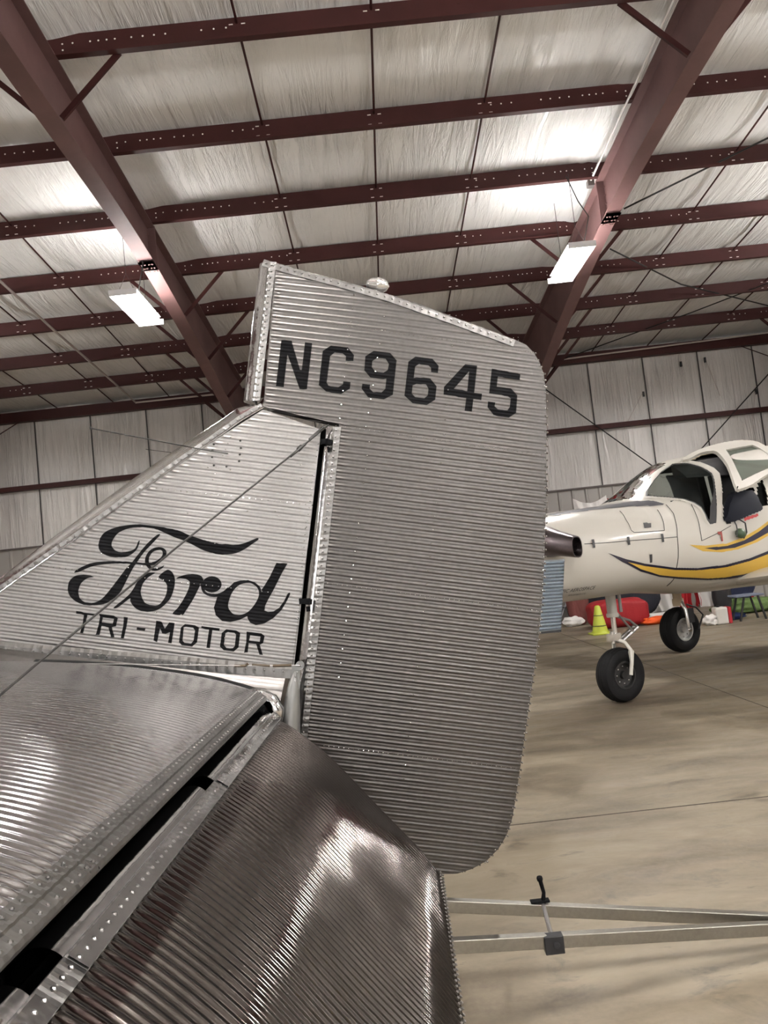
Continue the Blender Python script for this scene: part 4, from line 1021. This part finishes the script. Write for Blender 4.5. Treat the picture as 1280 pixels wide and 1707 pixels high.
b=MB(); b.tube([Wp(0,0,.86),Wp(0,0,1.12)],.052,16); b.lathe([(.06,-.02),(.065,0),(.06,.02)],Wp(0,0,.88),UPZ,16); b.build('nose_strut',mat('grey_strut_paint',(.42,.41,.37),.4),wpl,smooth=True,angle=40)
b=MB(); b.tube([Wp(.10,.02,1.12),Wp(.10,.02,.90)],.018,8); b.tube([Wp(.04,.02,.86),Wp(.20,.02,.80),Wp(.30,.02,.72)],.014,8); b.tube([Wp(.30,.02,.72),Wp(.05,.02,.60)],.020,8); b.tube([Wp(.30,-.04,.72),Wp(.05,-.04,.60)],.020,8); b.tube([Wp(.05,.03,.88),Wp(.22,.03,.68)],.012,8); b.build('torque_link',M_steelg,wpl)
R2=.315
for sd in(-1,1):
    c=Wp(2.9,sd*1.85,R2); wheel(c,R2,.235,mat('light_hub',(.45,.45,.44),.4,.6))
    b=MB(); b.tube([Wp(2.9,sd*1.85+.16,R2),Wp(2.88,sd*1.85+.16,.60),Wp(2.87,sd*1.85+.10,.72)],[.022,.028,.035],10); b.dome(Wp(2.9,sd*1.85+.18,R2),WP,.035,.03,10); b.build('axle_fork',M_chrome,wpl,smooth=True,angle=40)
    b=MB(); b.tube([Wp(2.87,sd*1.85+.06,.68),Wp(2.87,sd*1.85+.04,1.16)],.06,16); b.lathe([(.075,-.05),(.078,0),(.075,.05)],Wp(2.87,sd*1.85+.06,.70),UPZ,16); b.build('main_strut',mat('tan_strut_paint',(.45,.36,.24),.45),wpl,smooth=True,angle=40)
    b=MB(); b.tube([Wp(2.95,sd*1.85+.13,.66),Wp(3.1,sd*1.85+.15,.6),Wp(3.22,sd*1.85+.15,.48),Wp(3.1,sd*1.85+.15,.30)],.012,8); b.box(Wp(3.0,sd*1.85+.12,.5),(.12,.04,.2),Matrix.Rotation(PHI,3,'Z')); b.build('brake_line',M_blk,wpl)
# tail surfaces out of frame
b=MB(); b.add([Wp(7.6,.02,1.9),Wp(8.9,.02,1.8),Wp(9.2,.02,3.9),Wp(8.6,.02,3.9),Wp(7.6,-.02,1.9),Wp(8.9,-.02,1.8),Wp(9.2,-.02,3.9),Wp(8.6,-.02,3.9)],[(0,1,2,3),(7,6,5,4),(0,3,7,4),(1,5,6,2),(3,2,6,7)]); b.build('tail_fin',M_white,wpl)
b=MB(); b.add([Wp(7.9,-2.2,1.9),Wp(9,-2.2,1.9),Wp(9,2.2,1.9),Wp(7.9,2.2,1.9),Wp(7.9,-2.2,1.95),Wp(9,-2.2,1.95),Wp(9,2.2,1.95),Wp(7.9,2.2,1.95)],[(3,2,1,0),(4,5,6,7),(0,1,5,4),(2,3,7,6),(1,2,6,5),(3,0,4,7)]); b.build('tailplane',M_white,wpl)
# cushion over the sill and headset
b=MB()
def cush(off): 
    return todom2
cp=dpoly(k8([(855,662),(960,640),(1090,630),(1118,660),(1130,750),(1172,828),(1000,900),(870,962),(815,955),(800,930),(800,800),(820,740)]))
sfa=wsurf(.0); cx=sum(p[0] for p in cp)/len(cp); cz=sum(p[1] for p in cp)/len(cp)
def csurf(s,z):
    P=sfa(s,z); r=min(1,math.hypot((s-cx)/.30,(z-cz)/.26)); return P+WP*(.02+.07*math.sqrt(max(0,1-r**3)))
b=MB(); drape(b,[smooth_poly(cp,3)],csurf,.01,.03); drape(b,[smooth_poly(cp,3)],lambda s,z:sfa(s,z)+WP*.012,.02,.05)
o=b.build('window_cushion',mat('navy_quilted_fabric',(.005,.006,.011),.8,0,.2),None,smooth=True,angle=50); tag(o,'dark navy quilted cover hanging over the cockpit door sill','cover')
hs=thing('headset','green headset with black cord hanging below the cockpit sill','headset',wsurf(.05)(*winv(*k8p(945,1090))))
b=MB(); g=lambda x,y,o_:wsurf(o_)(*winv(*k8p(x,y)))
b.tube([g(875,960,.05),g(890,1010,.06),g(900,1060,.06),g(900,1130,.05)],.006,6); b.tube([g(935,950,.05),g(975,990,.07),g(998,1080,.06),g(975,1140,.05)],.008,6); b.build('headband',M_blk,hs)
b=MB(); cc=g(940,1090,.05)
b.lathe([(.0001,-.035),(.04,-.03),(.055,0),(.04,.035),(.0001,.045)],cc,WP+UPZ*.3,14); b.build('ear_cup',mat('green_plastic',(.04,.07,.035),.4),hs,smooth=True)
# ------------------------------------------------------------------ corrugated panel past the rudder edge
PD0=V((1.2,6.0,0)); pn=V((0,1,0))
def pp(u,v,y=5.6): return onplane(u,v,V((0,y,0)),pn)
q1,q2,q3,q4=pp(800,940),pp(941,932),pp(935,1052),pp(800,1064)
cpn=thing('corrugated_panel','blue grey corrugated sheet panel peeking out past the rudder trailing edge','panel',((q1+q3)/2).xy.to_3d())
b=MB(); M_pan=metalmat('blue_grey_sheet',(.36,.40,.44),.38,.05)
def pf(i,j,o_=0): 
    P=lerp(lerp(q1,q2,i),lerp(q4,q3,i),j); return P+V((0,.008*math.cos(j*2*PI*21)+o_,-.02*i*0))
b.grid(lambda i,j:pf(i,j),10,21*8); b.grid(lambda i,j:pf(i,j,.05),4,2,flip=True)
b.add([q2,q3,q3+V((0,.05,0)),q2+V((0,.05,0)),q4,q4+V((0,.05,0))],[(0,1,2,3),(1,4,5,2)]); b.build('sheet',M_pan,cpn,smooth=True,angle=50)
b=MB(); cc_=(q1+q4)/2; b.box(V((q1.x+.03,5.64,q4.z/2+.25)),(.06,.04,q4.z+.5)); b.box(V((q1.x-.14,5.66,.02)),(.34,.4,.04)); b.build('stand_post',M_blk,cpn)
b=MB(); b.bar(q4+V((0,.02,-.0)),q3+V((.0,.02,-.0)),.05,.012); b.build('lower_edge_trim',M_blk,cpn)
# ------------------------------------------------------------------ things along the far wall
def fabric(name,base,rough=.7):
    M=mat(name,base,rough,0,.3); t=NT(M); n=t.noise(t.coord((3,3,1)),3,4,.6,.5); t.l(t.bump(n,.5,.05),t.b.inputs['Normal']); return M
M_cw=fabric('white_ripstop',(.72,.70,.68)); M_cr=fabric('red_ripstop',(.42,.018,.025))
def sheet(name,x0,x1,z0,z1,y,M,label,cat='cloth',grp='hanging cloths',sagt=.08,ph=0):
    b=MB(); 
    def f(i,j):
        x=lerp(x0,x1,i)+.02*math.sin(j*5+ph); z=lerp(z0,z1,j)-sagt*math.sin(PI*i)*j-.04*math.sin(3*PI*i+ph)*(1-j)
        d=.05*math.sin(i*22+ph+j*2)*(.4+.6*(1-j))+.05*mnoise.noise(V((x*3,z*2,ph)))
        return V((x,y+d,z))
    b.grid(f,40,24); o=b.build(name,M,None,smooth=True); o.modifiers.new('s','SOLIDIFY').thickness=.004
    return tag(o,label,cat,grp)
yy=17.3
def X_(u,v,y=yy): return onplane(u,v,V((0,y,0)),V((0,1,0)))
def sh(u0,u1,v0,v1,M,name,label,ph,y=yy,sag=.08):
    a,c=X_(u0,v0,y),X_(u1,v0,y); z0=X_((u0+u1)/2,v1,y).z; sheet(name,a.x,c.x,z0,(a.z+c.z)/2,y,M,label,'cloth','hanging cloths',sag,ph)
sh(955,1012,828,868,M_cw,'hanging_cloth','white cloth hanging on the wall above the airplane nose',0,sag=.14)
sh(1013,1040,829,850,M_cr,'hanging_cloth','red triangular cloth beside the white cloth above the airplane nose',1)
sh(1074,1127,978,1024,M_cw,'hanging_cloth','white cloth under the airplane, left of the red cloth',2)
sh(1126,1152,975,1022,M_cr,'hanging_cloth','red cloth behind the rear wheel strut',3,y=17.35)
sh(1056,1078,980,1034,M_cr,'hanging_cloth','red cloth right behind the nose wheel strut',4,y=17.38)
sh(1162,1225,978,1030,M_cw,'hanging_cloth','largest white cloth under the airplane, right of the rear wheel',5)
sh(1157,1166,980,1008,M_cr,'hanging_cloth','narrow red cloth strip right of the rear wheel strut',6,y=17.34)
sh(1234,1250,972,1006,M_cr,'hanging_cloth','red cloth at far right behind the folding stool',7,y=17.34)
sh(985,1006,1004,1034,M_cw,'hanging_cloth','grey white cloth left of the yellow cone',8,y=17.45)
# cone
def fl2(u,v): return onplane(u,v,V((0,0,0)),UPZ)
c=fl2(1001,1057); t=thing('traffic_cone','yellow green safety cone standing under the airplane nose','cone',c)
M_cone=mat('lime_plastic',(.52,.58,.06),.45)
b=MB(); b.lathe([(.165,.03),(.15,.06),(.14,.05),(.05,.50),(.03,.52),(.028,.50)],c,UPZ,24); b.build('cone_body',M_cone,t,smooth=True,angle=40)
b=MB(); b.box(c+V((0,0,.016)),(.36,.36,.03)); b.build('cone_base',M_cone,t,bevel=.01)
b=MB(); 
for z0 in (.335,.15): b.lathe([(.151-.212*(z0-.03)+.003,z0),(.151-.212*(z0+.010-.03)+.003,z0+.012)],c,UPZ,24)
rr2=.151-.212*.22+.004
b.add([c+V((-.04,-rr2+.010,.21)),c+V((.04,-rr2+.010,.21)),c+V((0,-rr2+.024,.285))],[(0,1,2)])
b.build('warning_mark',M_blk,t)
# duffel and crate, bags
def blob(name,ctr,sz,M,label,cat,grp=None,pw=2.6,seed=0,amp=.08):
    b=MB(); 
    def f(i,j):
        th=2*PI*i; ph=PI*j-PI/2; sp=lambda v_,p_: math.copysign(abs(v_)**(2/p_),v_)
        x=sp(math.cos(th),pw)*sp(math.cos(ph),pw); y=sp(math.sin(th),pw)*sp(math.cos(ph),pw); z=sp(math.sin(ph),pw)
        k=1+amp*mnoise.noise(V((x*2+seed,y*2,z*2)))
        return V((ctr[0]+x*sz[0]/2*k,ctr[1]+y*sz[1]/2*k,max(.004,ctr[2]+z*sz[2]/2*k)))
    b.grid(f,32,20); return tag(b.build(name,M,None,smooth=True),label,cat,grp)
p=fl2(1040,1047); blob('duffel_bag',(p.x,p.y+.3,.27),(1.15,.55,.54),fabric('red_canvas',(.28,.012,.016),.6),'large red canvas bag on the floor behind the nose wheel strut','bag',seed=3,pw=4)
p=fl2(1022,1030); blob('gear_pile',(p.x+.1,16.75,.55),(1.7,.5,1.1),fabric('dark_navy_canvas',(.012,.013,.02),.8),'dark navy covered pile of gear behind the red bag','gear',pw=4,seed=5)
p=fl2(975,1040); blob('duffel_bag',(p.x+.15,p.y+.75,.30),(.62,.4,.6),fabric('black_canvas',(.01,.01,.01),.8),'black bag on the floor left of the yellow cone','bag',seed=6)
p=fl2(966,1040); b=MB(); q=X_(966,1005,16.3); blob('backpack',(q.x-.05,16.3,.5),(.45,.3,1.0),fabric('brown_canvas',(.12,.035,.03),.8),'reddish brown pack standing behind the black bag','bag',seed=7)
p=fl2(950,1042); blob('plastic_sack',(p.x,p.y-.35,.1),(.4,.3,.2),M_cw,'small white sack on the floor beside the camping chair','bag',seed=8,amp=.3)
p=fl2(1093,1040); blob('folded_cloth',(p.x+.1,p.y-.05,.07),(.7,.3,.15),fabric('orange_fabric',(.80,.11,.02),.6),'crumpled orange cloth on the floor left of the rear wheel','cloth',seed=9,amp=.3)
p=fl2(1080,1036); blob('folded_cloth',(p.x+.1,p.y+.35,.06),(1.0,.35,.12),M_cw,'crumpled pale cloth behind the orange one','cloth',seed=10,amp=.35)
p=fl2(1189,1042); blob('plastic_sack',(p.x-.05,p.y+.0,.09),(.24,.2,.18),M_cw,'small crumpled white sack left of the fuel jug','bag',seed=11,amp=.4)
p=fl2(1205,1040); t=thing('fuel_jug','white plastic fuel jug with a red side panel on the floor','jug',p)
b=MB(); b.box(p+V((-.03,0,.15)),(.22,.2,.30)); b.build('jug_body',mat('white_plastic',(.62,.60,.56),.4),t,bevel=.03)
b=MB(); b.box(p+V((.115,0,.15)),(.06,.19,.29)); b.build('side_panel',mat('red_plastic',(.45,.02,.03),.4),t,bevel=.02)
b=MB(); b.lathe([(.03,0),(.03,.03),(.0001,.03)],p+V((-.05,0,.295)),UPZ,12); b.build('cap',M_blk,t)
# camping chair (left of cone)
p=fl2(950,1038); t=thing('camping_chair','folding camping chair with dark seat at the airplane nose underside','chair',p)
for a_,c_ in (((-.25,0,0),(.25,.2,.85)),((.25,0,0),(-.25,.2,.85)),((-.25,.4,0),(.2,.4,.5)),((.25,.4,0),(-.2,.4,.5))):
    b=MB(); b.tube([p+V(a_),p+V(c_)],.014,6); b.build('leg',mat('pale_tube',(.45,.46,.5),.4,.5),t)
b=MB(); b.grid(lambda i,j:p+V((lerp(-.25,.25,i),lerp(.0,.42,j),.40-.07*math.sin(PI*i))),6,4); o=b.build('seat',M_blk,t); o.modifiers.new('s','SOLIDIFY').thickness=.01
# folding stool at right
p=fl2(1255,1034); t=thing('folding_stool','blue topped folding stool with dark legs at the far right','stool',p)
b=MB(); b.box(p+V((0,.15,.44)),(.5,.36,.03)); b.build('seat',mat('blue_grey_cloth',(.16,.18,.25),.6),t,bevel=.008)
for x0,x1 in((-.22,-.1),(.24,.14)):
    for y_ in(0,.3):
        b=MB(); b.bar(p+V((x0,y_,0)),p+V((x1,y_,.43)),.03); b.build('leg',M_blk,t)
p=fl2(1232,1032); blob('duffel_bag',(p.x,p.y+.6,.5),(.33,.3,1.0),M_blk,'tall black bag left of the folding stool','bag',seed=12)
p=fl2(1268,1026); blob('tarp_pile',(p.x+.15,p.y+.75,.14),(1.3,.5,.28),fabric('green_tarp',(.10,.16,.05),.8),'low green tarp pile behind the folding stool','tarp',seed=13,amp=.3)
p=fl2(1275,1010); blob('gear_pile',(p.x-.1,16.95,.65),(.8,.3,1.2),fabric('navy_canvas',(.015,.02,.05),.8),'dark blue gear pile at the far right edge','gear',seed=14)
p=fl2(1222,1032); blob('folded_cloth',(p.x,p.y-.05,.06),(.4,.22,.12),fabric('blue_fabric',(.03,.05,.16),.7),'blue cloth on the floor right of the fuel jug','cloth',seed=15,amp=.4)
# clips with cords on the far wall
for i,(u,v,u2,v2,lab) in enumerate(((1072.5,657,1040,715,'small dark clip with cord on the wall between two seams, lowest'),(1135,607,1128,560,'small dark clip with cord just under the eave, left one'),(1175,600,1200,660,'small dark clip with cord just under the eave, right one'),(1260,653,1254,700,'small dark clip with cord near the right edge of the far wall'))):
    c=wp(u,v,WY-.12); t=thing('wall_clip',lab,'clip',c,'wall clips'); b=MB(); b.box(c,(.04,.04,.12)); b.build('clip',M_blk,t)
    b=MB(); b.tube([c+V((0,0,.06)),wp(u2,v2,WY-.12)],.006,5); b.build('cord',M_pipe,t)
